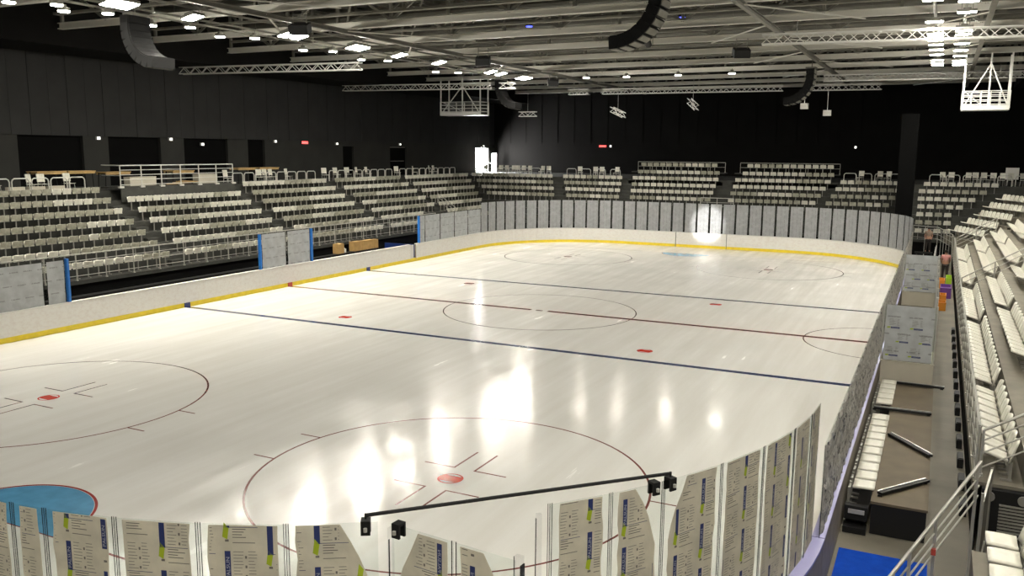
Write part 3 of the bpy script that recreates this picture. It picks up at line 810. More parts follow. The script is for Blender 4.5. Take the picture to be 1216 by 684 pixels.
for k in range(1, 7):
    z = DECK0+RISE*k; c = Vector((18.15+.73*(k-1), 27.5+.15*k)); nrm = Vector((.929, .37))
    b = MB(); p = c+nrm*.12; L_ = 5.3 if k < 4 else 6.4; b.box((p.x, p.y, z-.03), (.82, L_, .06), 0, math.radians(21.7)); p = c-nrm*.28; b.box((p.x, p.y, z-.061-RISE/2+.03), (.04, L_, RISE-.06), 0, math.radians(21.7)); b.build('angled_tier', M['tier_r'], right)
for k in (7, 8):
    z = DECK0+RISE*k+(.1 if k == 8 else 0)
    for a, c in ((-8.6, -.2), (.6, 9.0)):
        b = MB(); b.span((a, far_y(k), z-.08), (c, far_y(k)+DEPTH, z)); b.span((a, far_y(k), z-.45), (c, far_y(k)+.04, z-.081)) if k == 7 else None
        b.build('upper_tier', M['tier'], far)
b = MB(); b.span((XL+.02, -16.5, ZW-.15), (-18.74-7*DEPTH, YF-.06, ZW)); b.span((-24.555, -16.5, DECK0+6*RISE), (-24.535, 38., ZW-.151)); b.build('walkway_deck', M['tier'], left)
b = MB(); b.span((-18.73-7*DEPTH, far_y(7)+.9, ZW-.15), (XR-.02, YF-.06, ZW-.001)); b.span((-18.73-7*DEPTH, far_y(7)+.02, ZW-.15), (-8.7, far_y(7)+.9, ZW-.001)); b.span((9.1, far_y(7)+.02, ZW-.15), (XR-.02, far_y(7)+.9, ZW-.001)); b.span((-24.5, far_y(7)+.0, DECK0+6*RISE), (23., far_y(7)+.02, ZW-.151)); b.span((-.2, far_y(7)+.02, ZW-.15), (.6, far_y(7)+.9, ZW-.001)); b.build('walkway_deck', M['tier'], far)
b = MB(); b.span((17.42+7*DEPTH, -18.5, ZW-.15), (XR-.02, far_y(7), ZW)); b.span((22.4, 23.4, ZW-.15), (23.2, far_y(7), ZW)); b.span((17.40+7*DEPTH, -18.5, DECK0+6*RISE), (17.42+7*DEPTH, 23.4, ZW-.151)); b.build('walkway_deck', M['tier_r'], right)
b = MB(); b.span((-18.86, -16.5, -.02), (-18.80, 31.8, 1.16)); b.build('void_black', M['void_black'], left)  # added black sheets stand in for shade in the open space below
b = MB(); b.span((-18.8, 31.93, -.02), (17.3, 31.99, 1.16)); b.build('void_black', M['void_black'], far)
b = MB(); b.span((17.48, -18.5, -.02), (17.52, 31.8, 1.16)); b.build('void_black', M['void_black'], right)
def aisle(parent, axis, s0, sgn, a0, w, m, slant=0., k0=3):
    for k in range(6):
        b = MB(); o = a0+slant*(k-k0)
        z = DECK0+RISE*k; f1 = s0+sgn*DEPTH*(k+1)-sgn*.045; f0 = f1-sgn*.32
        lo, hi = min(f0, f1), max(f0, f1)
        if axis == 'y': b.span((lo, o, z+.001), (hi, o+w, z+RISE/2))
        else: b.span((o, lo, z+.001), (o+w, hi, z+RISE/2))
        b.build('aisle_step', m, parent)
for a, w_ in ((-4.2, .8), (5.42, .82), (15., .8), (24.68, .6)): aisle(left, 'y', -18.72, -1, a, w_, M['tier'])
for a, w_, sl in ((-14.4, .85, -.45), (-8.3, .7, -.2), (-.4, 1.2, 0.), (7.88, .5, .25)): aisle(far, 'x', 31.85, 1, a, w_, M['tier'], sl)
for a, w_ in ((-12.95, .6), (-3.8, .8), (5.0, .8), (14.68, .7), (22.1, .8)): aisle(right, 'y', 17.40, 1, a, w_, M['tier_r'])
# end grille of the walkway stand
b = MB(); b.span((17.55, -18.72, .45), (19.4, -18.58, 1.29)); g = b.build('end_panel', M['black'], right)
b = MB()
for k in range(9): b.span((17.85, -18.76, .52+.062*k), (19.4, -18.725, .55+.062*k))
b.build('grille', M['seatgrey'], g)
b = MB()
for x in (17.68, 18.22): b.tube([(x, -18.72, 1.17), (x, -18.77, 1.17)], .09, 16)
b.build('round_knob', M['seatgrey'], g)
# stand under the viewpoint
vs = thing('seating_stand', 'stepped stand directly under the viewpoint at the near corner', 'stand')
for k in range(3):
    b = MB(); z = DECK0+RISE*k+.13; b.span((17.28+DEPTH*k, -28.6, z-.06), (17.28+DEPTH*k+.85, -22.1, z)); b.span((17.28+DEPTH*k, -28.6, z-.53), (17.32+DEPTH*k, -22.1, z-.061)); b.build('tier', M['tier_r'], vs)
b = MB(); b.span((17.34, -28.6, -.02), (17.38, -22.1, .94)); b.span((17.38, -22.14, -.02), (19.6, -22.1, 1.41)); b.build('void_black', M['void_black'], vs)  # black sheet again in place of the shade underneath

# ------------------------------------------------------------------ railings
def railing(name, label, cat, pts, rails, step, m=None, base=0., r=.022, group=None, bars=None):
    """guard rail along the polyline pts (x,y,zdeck): posts every step, rails at the heights given"""
    m = m or M['rail']
    o0 = Vector(pts[0]); t = thing(name, label, cat, o0, 0, group)
    P = [Vector(p)-o0 for p in pts]
    top = max(rails)
    for j, h in enumerate(sorted(rails)):
        b = MB(); rr = r*1.25 if h == top else r*.75
        for p, q in zip(P, P[1:]): b.tube([p+Vector((0, 0, h)), q+Vector((0, 0, h))], rr, 8)
        b.build('top_rail' if h == top else 'rail', m, t)
    for p, q in zip(P, P[1:]):
        n = max(1, round((q-p).length/step))
        for i in range(n+1):
            c = p+(q-p)*i/n
            b = MB(); b.tube([c+Vector((0, 0, base)), c+Vector((0, 0, top))], r*1.1, 8); b.box(c+Vector((0, 0, base+.02)), (.09, .09, .04)); b.build('post', m, t)
    return t
railing('guard_rail', 'long galvanised guard rail along the front of the bench side stand', 'railing', [(-18.66, -16.4, 1.36), (-18.66, 21.2, 1.36)], [.22, .62, .92, 1.22], 1.55, base=.0)
railing('guard_rail', 'galvanised guard rail along the front of the walkway stand', 'railing', [(17.44, -18.4, 1.355), (17.44, 22.6, 1.355)], [.1, .35, .6, .82, 1.02], 1.3)
railing('guard_rail', 'galvanised rail along the front of the corner stand behind the people', 'railing', [(14.9, 31.70, 1.36), (16.5, 30.7, 1.36), (16.72, 29.4, 1.36), (17.36, 25., 1.36), (17.36, 23.2, 1.36)], [.2, .5, .8, 1.0], 1.1, base=-1.38)
railing('stair_rail', 'sloping stair rail at the corner end of the walkway stand', 'railing', [(17.55, 22.7, 1.36), (19.6, 22.7, 2.66)], [.3, .55, .8, 1.0], 1.2, base=.15)
railing('stair_rail', 'sloping aisle rail halfway along the walkway stand', 'railing', [(17.55, 4.75, 1.36), (19.9, 4.75, 2.86)], [.35, .6, .85], 1.2, base=.15)
railing('stair_rail', 'sloping rail closing the near end of the walkway stand', 'railing', [(17.5, -18.64, 1.36), (20.0, -18.64, 2.95)], [.3, .58, .82, 1.02], 1.25, base=.15)
railing('stair_rail', 'paired aisle rail near the corner of the bench side stand, lower', 'railing', [(-19.0, 24.9, 1.9), (-20.7, 24.9, 3.0)], [.35, .62, .9], 1.0, base=.15)
railing('guard_rail', 'short guard rail above the far boards beside the gate', 'railing', [(-.6, 32.0, 2.9), (2.0, 32.0, 2.9)], [.3, .6, .95], 1.3, M['railw'])
for a, c, lab in ((-8.4, -.5, 'left of the gate'), (.8, 8.9, 'behind the gate')):
    railing('guard_rail', 'thin rail on top of the far block of nine rows '+lab, 'railing', [(a, 39.75, DECK0+RISE*8+.1), (c, 39.75, DECK0+RISE*8+.1)], [.45, .85], 1.35)
# railed box platform on the bench side stand
bx = thing('railed_platform', 'raised dark platform with pale railing between the tables', 'platform', (-23.56, -3.45, 0))
b = MB(); b.span((-1.6, 0, 5.18), (0, 8.4, 5.28)); b.span((-.06, 0, 4.48), (0, 8.4, 5.179)); b.build('platform_deck', M['tier'], bx)
b = MB()
for h in (.12, .40, .66, .92, 1.17):
    b.tube([(-.05, .02, 5.28+h), (-.05, 8.38, 5.28+h)], .03 if h > 1.1 else .018, 8)
b.tube([(-.05, .02, 6.45), (-1.5, .02, 6.45)], .03, 8); b.tube([(-.05, .02, 5.9), (-1.5, .02, 5.9)], .018, 8); b.build('rail_frame', M['railw'], bx)
for k in range(7):
    b = MB(); b.tube([(-.05, .02+8.36*k/6, 5.28), (-.05, .02+8.36*k/6, 6.45)], .03, 8); b.box((-.02, .02+8.36*k/6, 5.28), (.14, .3, .1)); b.build('post', M['railw'], bx)
# hoops along the top of the tiers
hm = MB(); pts = []
for k in range(9): a = PI*k/8; pts.append((-.34*math.cos(a)*1., 0, .52+.0*k)) if 0 else None
pts = [(-.46, 0, 0), (-.46, 0, .62), (-.42, 0, .72), (-.33, 0, .78), (.33, 0, .78), (.42, 0, .72), (.46, 0, .62), (.46, 0, 0)]
hm.tube(pts, .032, 8); hoop_mesh = hm.mesh('guard_hoop', M['railw'])
def hoops(label, axis, fixed, a0, a1, step=1.05):
    n = int((a1-a0)/step)
    for i in range(n):
        a = a0+(i+.5)*step
        tag(link('guard_hoop', hoop_mesh, None, (fixed, a, ZW+.002) if axis == 'y' else (a, fixed, ZW+.002), PI/2 if axis == 'y' else 0), 'pale tube guard hoop, %s %s' % (nth(i), label), 'guard hoop', 'guard hoops '+label)
hoops('from the near end behind the tables block', 'y', -24.75, -11., -4.4)
hoops('from the near end past the railed box', 'y', -24.75, 6.0, 14.9)
hoops('from the near end past the mid aisle', 'y', -24.75, 15.9, 24.7)
hoops('from the near end at the bench side corner', 'y', -24.75, 25.3, 35.)
hoops('by the bright doorway', 'x', 37.9, -24.4, -16., 1.2)
hoops('under the red sign', 'x', 37.9, -14.9, -9., 1.42)
hoops('beside the black column', 'x', 37.9, 9.3, 14.0, 1.15)
hoops('past the black column', 'x', 37.9, 15.5, 22.5, 1.15)

# ------------------------------------------------------------------ loose white chairs and wooden tables on the top walkway
cp = {}
A, B, C = seat_parts(math.radians(4), False)
b = MB()
b.shell(lambda u, v: Vector(((u-.5)*.42, -.2-.06*v+.03*(2*u-1)**2, .55+.42*v)), 3, 3, .03); b2 = b
b3 = MB(); b3.shell(lambda u, v: Vector(((u-.5)*.43, -.2+.42*v, .45-.02*math.sin(PI*v))), 3, 3, .03)
lg = []
for sx in (-1, 1):
    for sy in (-1, 1):
        q = MB(); q.tube([(.17*sx, -.17 if sy < 0 else .17, .44), (.20*sx, -.22 if sy < 0 else .2, 0)], .014, 6); lg.append(q.mesh('leg', M['railw']))
bkm, stm = b2.mesh('backrest', M['white']), b3.mesh('seat', M['white'])
fr = MB()
for sx in (-1, 1): fr.tube([(.17*sx, -.17, .44), (.19*sx, -.27, .95)], .013, 6)
frm_ = fr.mesh('back_frame', M['railw'])
first_chair = None
def chair(label, x, y, rz, z=ZW, group=None):
    global first_chair
    if first_chair is None:
        t = thing('plastic_chair', label, 'chair', (x, y, z+.003), rz, group)
        for nm, me in (('seat', stm), ('backrest', bkm), ('back_frame', frm_)): link(nm, me, t)
        for me in lg: link('leg', me, t)
        first_chair = t; return t
    t = dup(first_chair, (x, y, z+.003), rz, label)
    if group: t['group'] = group
    elif 'group' in t: del t['group']
    return t
rc = random.Random(11)
def chair_run(label, spots, rz):
    for i, (x, y) in enumerate(spots): chair('white plastic chair, %s %s' % (nth(i), label), x, y, rz+rc.uniform(-.5, .5), ZW, 'white chairs '+label)
chair_run('from the near end by the first tables', [(-25.4, y) for y in (-9.9, -9.3, -7.3, -6.7, -5.2)], -PI/2)
chair_run('from the near end by the second tables', [(-25.4, y) for y in (6.3, 9.3, 9.95, 10.55, 12.2)], -PI/2)
chair_run('in the line past the mid aisle', [(-25.4, y) for y in (16.3, 17.7, 19.1, 20.5, 21.8)], -PI/2)
chair_run('in the line at the bench side corner', [(-25.4, y) for y in (26., 28.8, 31.5, 32.2)], -PI/2)
chair_run('from the bright doorway at the far corner', [(x, 38.7+rc.uniform(0, .8)) for x in (-24.0, -22.0, -21.4, -20.8, -20.2, -19.6, -19.0, -17.6, -17.0)], PI)
chair_run('along the walkway under the red sign', [(x, 38.6) for x in (-13.6, -12.1, -11.5, -10.1)], PI)
chair_run('along the walkway beside the black column', [(x, 38.6) for x in (10.6, 12.0, 12.6, 13.9)], PI)
chair_run('along the walkway past the black column', [(x, 38.6+rc.uniform(0, .7)) for x in (16.6, 17.1, 18.2, 18.8, 19.4, 19.9, 20.5, 21.1, 22.0)], PI)
b = MB(); b.span((-.45, -.05, 0), (.45, .05, .9)); b.span((-.4, -.06, .05), (.4, .06, .85)); t = thing('display_board', 'white square board standing on the far walkway past the column', 'board', (21.3, 41., ZW)); b.build('panel', M['cap'], t, (0, 0, .45)); b = MB(); b.tube([(-.3, 0, 0), (-.3, 0, .46)], .02, 6); b.tube([(.3, 0, 0), (.3, 0, .46)], .02, 6); b.build('leg', M['alu'], t)
def table(label, x, y, l, h=1.05):
    t = thing('wooden_table', label, 'table', (x, y, ZW+.03), 0)
    b = MB(); b.span((-.45, -l/2, h-.045), (.45, l/2, h)); b.span((-.40, -l/2+.02, h-.15), (-.36, l/2-.02, h-.046)); b.span((.36, -l/2+.02, h-.15), (.40, l/2-.02, h-.046)); b.build('table_top', M['wood'], t)
    for sx in (-1, 1):
        for sy in (-1, 1):
            q = MB(); q.bar((.3*sx, (l/2-.12)*sy, h-.05), (.3*sx, (l/2-.06)*sy, 0), .045); q.build('leg', M['black'], t)
    return t
table('pale wooden table behind the hoops at the near end, nearer one', -26.2, -5.9, 1.7); table('pale wooden table behind the hoops at the near end, farther one', -26.2, -4.1, 1.7)
table('pale wooden table on the walkway behind the nearer end of the railed box', -26.4, -1.6, 1.7, .95); table('pale wooden table on the walkway behind the farther end of the railed box', -26.4, 3.2, 1.7, .95)
table('pale wooden table past the railed box, nearer one', -26.2, 8.5, 1.6); table('pale wooden table past the railed box, farther one', -26.2, 10.7, 1.9)
def crate(nm, label, cat, m, lo, hi, rim=.02):
    c = [(a+b_)/2 for a, b_ in zip(lo, hi)]; d = [b_-a for a, b_ in zip(lo, hi)]
    b = MB(); b.box((0, 0, d[2]/2-.01), (d[0], d[1], d[2]-.02)); b.box((0, 0, d[2]-.012), (d[0]+rim, d[1]+rim, .024)); b.bar((0, -d[1]/2-rim/2, d[2]), (0, d[1]/2+rim/2, d[2]), .06, .006)
    return tag(b.build(nm, m, None, (c[0], c[1], lo[2])), label, cat)
crate('storage_box', 'pale box on the railed platform towards the near end', 'box', M['beige'], (-24.6, -2.4, 5.285), (-24.1, -.6, 5.8)); crate('storage_box', 'pale box on the railed platform towards the far end', 'box', M['beige'], (-24.6, 2.6, 5.285), (-24.1, 4.1, 5.85))
for i, (a, c) in enumerate(((-9., -8.1), (-7.9, -7.0), (-6.8, -5.9))): crate('storage_box', 'low pale box behind the hoops, %s from the near end' % nth(i), 'box', M['beige'], (-25.05, a, ZW+.003), (-24.82, c, ZW+.36), .004)
b = MB()
for i in range(5): b.bar((-24.3, .3+.25*i, 5.31+.05*i), (-24.3+.05*i, 2.1+.1*i, 5.35+.02*i), .14, .035)
tag(b.build('timber_offcuts', M['wood']), 'pale loose timber lying on the railed platform', 'timber', None, 'stuff')

# ------------------------------------------------------------------ players benches behind the bench side boards
pb = thing('players_bench', 'black players bench and shelf behind the bench side boards', 'bench', (-17.2, -3, 0))
b = MB(); b.span((-.3, -10, .40), (.2, 15., .46)); b.build('bench_top', M['black'], pb)
b = MB(); b.span((-.9, -10, .76), (-.35, 15., .80)); b.span((-.36, -10, .74), (-.34, 15., .82)); b.build('shelf', M['black'], pb)
for k in range(11):
    b = MB(); b.span((-.85, -9.9+2.48*k, 0), (.1, -9.84+2.48*k, .40)); b.span((-.85, -9.9+2.48*k, .40), (-.5, -9.84+2.48*k, .76)); b.build('bench_leg', M['black'], pb)
for i, (a, c, h) in enumerate(((7.6, 8.25, .62), (9.3, 10.2, .62), (10.22, 11.6, .60), (11.62, 12.0, .58))):
    crate('cardboard_box', 'brown cardboard box on the bench shelf, %s from the near end' % nth(i), 'box', M['card'], (-18.0, a, .83), (-17.6, c, .83+h), .006)
for i, (a, h) in enumerate(((4.2, .5), (8.5, .3))):
    b = MB(); b.cyl((0, 0, 0), .14, h*.8, 14); b.cyl((0, 0, h*.8), .06, h*.2, 12); tag(b.build('white_canister', M['cap'], None, (-17.8, a, .83)), ['taller white canister on the bench shelf', 'smaller white canister beside the cardboard boxes'][i], 'canister')
b = MB(); b.span((-18.6, 14.2, 0), (-15.6, 21., .05)); b.span((-18.6, 14.2, .05), (-15.6, 14.3, .9)); tag(b.build('blue_barrier', mat('dark blue panel', (.008, .03, .16), .5)), 'dark blue panel beyond the bench gate', 'panel')

# ------------------------------------------------------------------ penalty boxes and walkway side
pl = thing('penalty_platform', 'brown plywood platform beside the ice behind the penalty benches', 'platform', (16.18, -13.7, 0))
b = MB(); b.span((-.5, -4.95, .60), (.52, 4.98, .65)); b.build('plywood_deck', M['ply'], pl)
b = MB(); b.span((-.48, -4.93, -.02), (.50, -4.86, .599)); b.span((.44, -4.86, -.02), (.50, 5., .599)); b.span((-.48, -4.86, -.02), (-.42, 5., .599)); b.build('black_frame', M['black'], pl)
bs = thing('bench_plinth', 'black stepped base carrying the white penalty seats', 'bench base', (15.44, -13.7, 0))
b = MB(); b.span((-.22, -4.8, .28), (.2, 5.0, .355)); b.span((-.2, -4.75, -.02), (.15, 4.9, .28)); b.build('seat_rail', M['black'], bs)
b = MB(); b.span((-.22, -4.98, .22), (.2, -4.80, .5)); b.span((-.23, -5.1, -.02), (.2, -4.81, .10)); b.build('end_step', M['black'], bs)
b = MB(); b.span((-.15, -5.02, .36), (.15, -4.985, .44)); b.build('pale_plate', M['alu'], bs)
for i, (p, q) in enumerate((((15.62, -8.95), (16.98, -9.0)), ((15.3, -12.0), (16.68, -11.95)), ((15.80, -14.2), (16.70, -15.45)), ((15.82, -18.3), (16.66, -17.1)))):
    p, q = Vector((*p, .72)), Vector((*q, .72)); d = (q-p).normalized()
    t = thing('trestle_bar', 'black and aluminium trestle bar lying on the plywood platform, %s from the far partition' % nth(i), 'trestle bar', (*p.xy, 0), 0, 'trestle bars on the platform')
    b = MB(); b.bar((0, 0, .73), (q-p)+Vector((0, 0, .01)), .10, .06) if 0 else b.bar((0, 0, .71), Vector(((q-p).x, (q-p).y, .71)), .11, .05); b.build('black_beam', M['black'], t)
    n_ = Vector((-d.y, d.x, 0))*.042; b = MB(); b.bar(n_+Vector((0, 0, .745)), n_+Vector(((q-p).x, (q-p).y, .745)), .022, .02); b.build('bright_strip', M['alu'], t)
    b = MB(); e = (q-p)*.95; b.span((e.x-.04, e.y-.04, .652), (e.x+.04, e.y+.04, .69)); b.span((-.03, -.04, .652), (.05, .04, .69)); b.build('foot', M['black'], t)
def screen(label, y, z0, zb, zt):
    t = thing('glass_screen', label, 'screen', (15.93, y, 0))
    b = MB(); b.span((-.70, -.03, 0), (.72, .03, zb)); b.span((-.72, -.04, zb-.03), (.74, .04, zb)); b.build('lower_board', M['beige'], t)
    b = MB(); b.span((-.69, -.006, zb), (.69, .006, zt)); p = b.build('pane', M['glass'], t)
    rnd = random.Random(int(y*10)); f, G = film_sheet(1.36, zt-zb-.04, -.007, -1, .012, rnd, 1, 8, None, (.03, .03))
    ff = MB(); ff.add(f)
    def blk(x, z, w=.24):
        ff.quad((x, -.0125, z), (x+w, -.0125, z), (x+w, -.0125, z+.05), (x, -.0125, z+.05), 2)
        ff.quad((x-.1, -.0125, z+.005), (x-.01, -.0125, z+.015), (x-.01, -.0125, z+.055), (x-.1, -.0125, z+.045), 4)
        V, F = WORD; i0 = len(ff.v)
        for (tx, ty) in V: ff.v.append((x+.03+tx*(w-.06), -.0135, z+.012+ty*.026))
        for q in F: ff.face(tuple(i0+j for j in q), 3)
        for k in range(6):
            l = rnd.uniform(.1, .2); ff.quad((x-.05, -.0125, z+.1+.035*k), (x-.05+l, -.0125, z+.1+.035*k), (x-.05+l, -.0125, z+.108+.035*k), (x-.05, -.0125, z+.108+.035*k), 1)
            l = rnd.uniform(.08, .16); ff.quad((x+.17, -.0125, z+.1+.035*k), (x+.17+l*.4, -.0125, z+.1+.035*k), (x+.17+l*.4, -.0125, z+.108+.035*k), (x+.17, -.0125, z+.108+.035*k), 1)
    for r_ in range(4):
        for c_ in range(2):
            x = -.50+.62*c_+(.26 if r_ % 2 else 0); z = .12+.42*r_
            if x+.24 < .64 and z < zt-zb-.35: blk(x, z)
    ff.build('protective_film', [M['film_row']]+MATN[1:], p, (0, 0, zb+.02))
    for q in ((-.73, -.695), (.695, .73)): b = MB(); b.span((q[0], -.03, zb), (q[1], .03, zt+.03)); b.build('frame_post', M['alu'], t)
screen('grey filmed screen closing the near end of the penalty box', -8.62, .4, 1.28, 2.98)
screen('grey filmed screen at the far end of the penalty box', 6.4, .4, 1.22, 2.92)
b = MB(); b.span((15.25, -8.5, .55), (16.5, 6.3, .6)); b.span((15.25, -8.5, -.02), (16.5, -8.45, .549)); b.span((15.25, 6.25, -.02), (16.5, 6.3, .549)); tag(b.build('penalty_deck', M['ply']), 'raised plywood floor inside the penalty box', 'platform')
for i in range(7):
    y0 = -8.5+2.1*i
    t = thing('rink_glass', 'clear panel at the back of the penalty box, %s along the walkway' % nth(i), 'glass panel', (16.62, y0+1.05, 0), 0, 'penalty box back panels')
    b = MB(); b.span((-.03, -1.0, 0), (.03, 1.03, 1.2)); b.build('lower_board', M['beige'], t)
    b = MB(); b.span((-.006, -1.0, 1.2), (.006, 1.03, 2.9)); b.build('pane', M['glass'], t)
    b = MB(); b.span((-.035, 1.03, 0), (.035, 1.09, 2.95)); b.build('frame_post', M['alu'], t)
b = MB(); b.span((15.25, 6.5, 1.23), (16.6, 13., 1.29)); b.span((15.3, 6.6, -.02), (15.4, 12.9, 1.23)); b.span((16.45, 6.6, -.02), (16.55, 12.9, 1.23)); tag(b.build('counter', M['cap']), 'white counter top beyond the far penalty box screen', 'counter')
b = MB(); b.box((0, 0, .07), (.34, .26, .14)); b.box((0, .02, .19), (.2, .16, .1)); b.tube([(-.1, 0, .2), (-.22, 0, .27)], .05, 8); tag(b.build('black_device', M['black'], None, (15.6, 7.4, 1.293)), 'small black device on the white counter', 'device')
# colourful things and people in the walkway
def tub(label, m, x, y, w, l, h, rz=0.):
    b = MB(); t = .03
    b.span((-w/2, -l/2, 0), (w/2, l/2, t)); b.span((-w/2, -l/2, t), (-w/2+t, l/2, h)); b.span((w/2-t, -l/2, t), (w/2, l/2, h)); b.span((-w/2+t, -l/2, t), (w/2-t, -l/2+t, h)); b.span((-w/2+t, l/2-t, t), (w/2-t, l/2, h))
    b.span((-w/2-.02, -l/2-.02, h-.03), (w/2+.02, -l/2, h)); b.span((-w/2-.02, l/2, h-.03), (w/2+.02, l/2+.02, h)); b.span((-w/2+t, -l/2+t, h*.55), (w/2-t, l/2-t, h*.7))
    return tag(b.build('plastic_tub', m, None, (x, y, -.028), rz), label, 'tub')
tub('orange tub nearest the camera in the walkway', M['orange'], 16.88, 9.8, .42, .9, .4); tub('smaller orange tub behind the front orange one', M['orange'], 16.95, 11.6, .3, .8, .5)
tub('purple tub in the walkway', M['purple'], 17.08, 14.2, .52, 1.6, .55); tub('orange tub behind the purple tub', M['orange'], 16.88, 17.4, .33, 1., .5); tub('lime green tub beside the far orange tub', M['green'], 17.24, 17.9, .28, 1.4, .6)
def skin_mesh(name, joints, edges, root=0, sub=1):
    me = bpy.data.meshes.new(name); bm = bmesh.new(); lay = bm.verts.layers.skin.verify(); vs = []
    for (p, r) in joints:
        v = bm.verts.new(p); v[lay].radius = (r, r) if not isinstance(r, tuple) else r; vs.append(v)
    vs[root][lay].use_root = True
    for a, c in edges: bm.edges.new((vs[a], vs[c]))
    bm.to_mesh(me); bm.free()
    o = bpy.data.objects.new(name, me); COL.objects.link(o)
    o.modifiers.new('skin', 'SKIN').use_smooth_shade = True; s_ = o.modifiers.new('sub', 'SUBSURF'); s_.levels = s_.render_levels = sub
    dg = bpy.context.evaluated_depsgraph_get(); m2 = bpy.data.meshes.new_from_object(o.evaluated_get(dg)); bpy.data.objects.remove(o)
    m2.materials.clear(); return m2
def person(label, x, y, z, rz, h, top, legs, bend=0.):
    s = h/1.72; t = thing('person', label, 'person', (x, y, z), rz); t.scale = (s, s, s)
    J = [((0, 0, .95), .13), ((0, .01, 1.15), .125), ((0, .01, 1.36), (.15, .11)), ((0, .02, 1.50), .055), ((0, .035, 1.60), .085), ((0, .04, 1.69), .075)]
    E_ = [(0, 1), (1, 2), (2, 3), (3, 4), (4, 5)]
    def add(par, pts):
        for p, r in pts: J.append((p, r)); E_.append((par, len(J)-1)); par = len(J)-1
        return par
    for s_ in (-1, 1):
        e = add(2, [((.18*s_, 0, 1.41), .06), ((.24*s_, .03, 1.14), .044), ((.20*s_, .22 if s_ > 0 else .12, .98), .035), ((.18*s_, .29 if s_ > 0 else .16, .95), .036)])
        for f in range(4): add(e, [((.18*s_+(f-1.5)*.02, (.29 if s_ > 0 else .16)+.06, .935-.005*abs(f-1)), .010), ((.18*s_+(f-1.5)*.021, (.29 if s_ > 0 else .16)+.10, .91), .009)])
        add(e, [((.13*s_, (.29 if s_ > 0 else .16)+.03, .955), .011), ((.115*s_, (.29 if s_ > 0 else .16)+.06, .945), .010)])
        add(0, [((.10*s_, 0, .86), .095), ((.11*s_, .03, .48), .062), ((.12*s_, -.01, .10), .042), ((.13*s_, .10, .045), .04), ((.13*s_, .16, .035), .032)])
    me = skin_mesh('body', J, E_); me.materials.append(M['skin']); link('body', me, t)
    TJ = [((0, 0, .90), (.17, .13)), ((0, .01, 1.15), (.16, .125)), ((0, .01, 1.38), (.18, .12)), ((0, .015, 1.46), .085)]; TE = [(0, 1), (1, 2), (2, 3)]
    for s_ in (-1, 1):
        k = len(TJ); TJ += [((.19*s_, 0, 1.41), .078), ((.235*s_, .02, 1.22), .068)]; TE += [(2, k), (k, k+1)]
    me = skin_mesh('shirt', TJ, TE); me.materials.append(top); link('shirt', me, t)
    LJ = [((0, 0, .93), (.16, .125))]; LE = []
    for s_ in (-1, 1):
        k = len(LJ); LJ += [((.10*s_, 0, .84), .115), ((.11*s_, .03, .48), .08), ((.12*s_, -.01, .09), .065)]; LE += [(0, k), (k, k+1), (k+1, k+2)]
    me = skin_mesh('trousers', LJ, LE); me.materials.append(legs); link('trousers', me, t)
    b = MB(); b.smooth = True
    b.shell(lambda u, v: Vector((0, .03, 1.635))+Vector((math.cos(u*2*PI)*math.sin(v*1.75)*.098, math.sin(u*2*PI)*math.sin(v*1.75)*.105-.02, math.cos(v*1.75)*.125)), 14, 6, .02); b.build('hair', M['hair'], t)
    b = MB(); b.box((0, .135, 1.60), (.025, .03, .035)); b.span((-.03, .115, 1.555), (.03, .128, 1.563)); b.build('face_features', M['skin'], t)
    return t
person('person in a pink shirt walking along the walkway', 17.04, 21.2, -.03, 0., 1.74, M['pink'], M['darkcloth'])
person('person in a brown top standing behind the far counter', 15.95, 29.3, .75, PI, 1.68, M['beigecloth'], M['darkcloth'])
b = MB(); b.span((-.8, -.5, .66), (.32, .3, .745)); b.span((-.75, -.45, 0), (-.65, .25, .66)); b.span((.2, -.45, 0), (.3, .25, .66)); tag(b.build('black_riser', M['black'], None, (15.95, 29.4, -.03)), 'black riser under the person in brown', 'riser')
b = MB(); b.tube([(0, 0, 0), (.12, .1, 1.3)], .05, 8); b.tube([(.12, .1, 1.3), (.13, .11, 1.4)], .03, 8); tag(b.build('white_pole', M['cap'], None, (16.35, 27.6, -.03)), 'short white pole leaning in the walkway corner', 'pole')
# blue mat and rubber blocks on the walkway floor
b = MB(); b.span((15.24, -24.5, -.03), (16.75, -19.62, .012)); b.span((15.30, -24.45, .012), (16.69, -19.68, .016)); tag(b.build('floor_mat', M['bluemat']), 'blue floor mat in front of the near corner boards', 'mat')
bm_ = MB(); bm_.span((-.10, -.28, 0), (.03, .28, .22)); bm_.span((-.08, -.25, .22), (.02, .25, .24)); blk_mesh = bm_.mesh('rubber_block', M['black'])
for i in range(14):
    tag(link('rubber_block', blk_mesh, None, (17.40, -16.6+1.55*i, -.028)), 'black block at the foot of the walkway stand, %s from the near end' % nth(i), 'block', 'black blocks along the walkway')
# stair rail at the near gap and its clear gate
st = thing('stair_rail', 'pale tube stair rail descending towards the blue mat', 'railing', (16.2, -23.0, 0))
A0, A1 = Vector((-.45, -1.05, .80)), Vector((1.22, 2.95, 2.22))
for k, (d, r) in enumerate(((0, .03), (-.24, .016), (-.42, .016), (-.60, .016))):
    p, q = A0+Vector((0, 0, d)), A1+Vector((0, 0, d))
    b = MB(); b.tube([p, q], r, 8); b.build('top_rail' if k == 0 else 'rail', M['rail'], st)
for f in (.30, .42, .62, .97):
    p = A0+(A1-A0)*f; b = MB(); b.bar((p.x, p.y, -.02), (p.x, p.y, p.z), .05, .07); b.build('post', M['rail'], st)
p = A0+(A1-A0)*.6; b = MB(); b.box((p.x+.03, p.y, p.z-.5), (.07, .07, .1)); b.build('red_tag', M['kickred'], st)
gp = thing('walkway_gate', 'grey gate panel between stair rail and walkway stand', 'gate', (17.47, -20.35, 0))
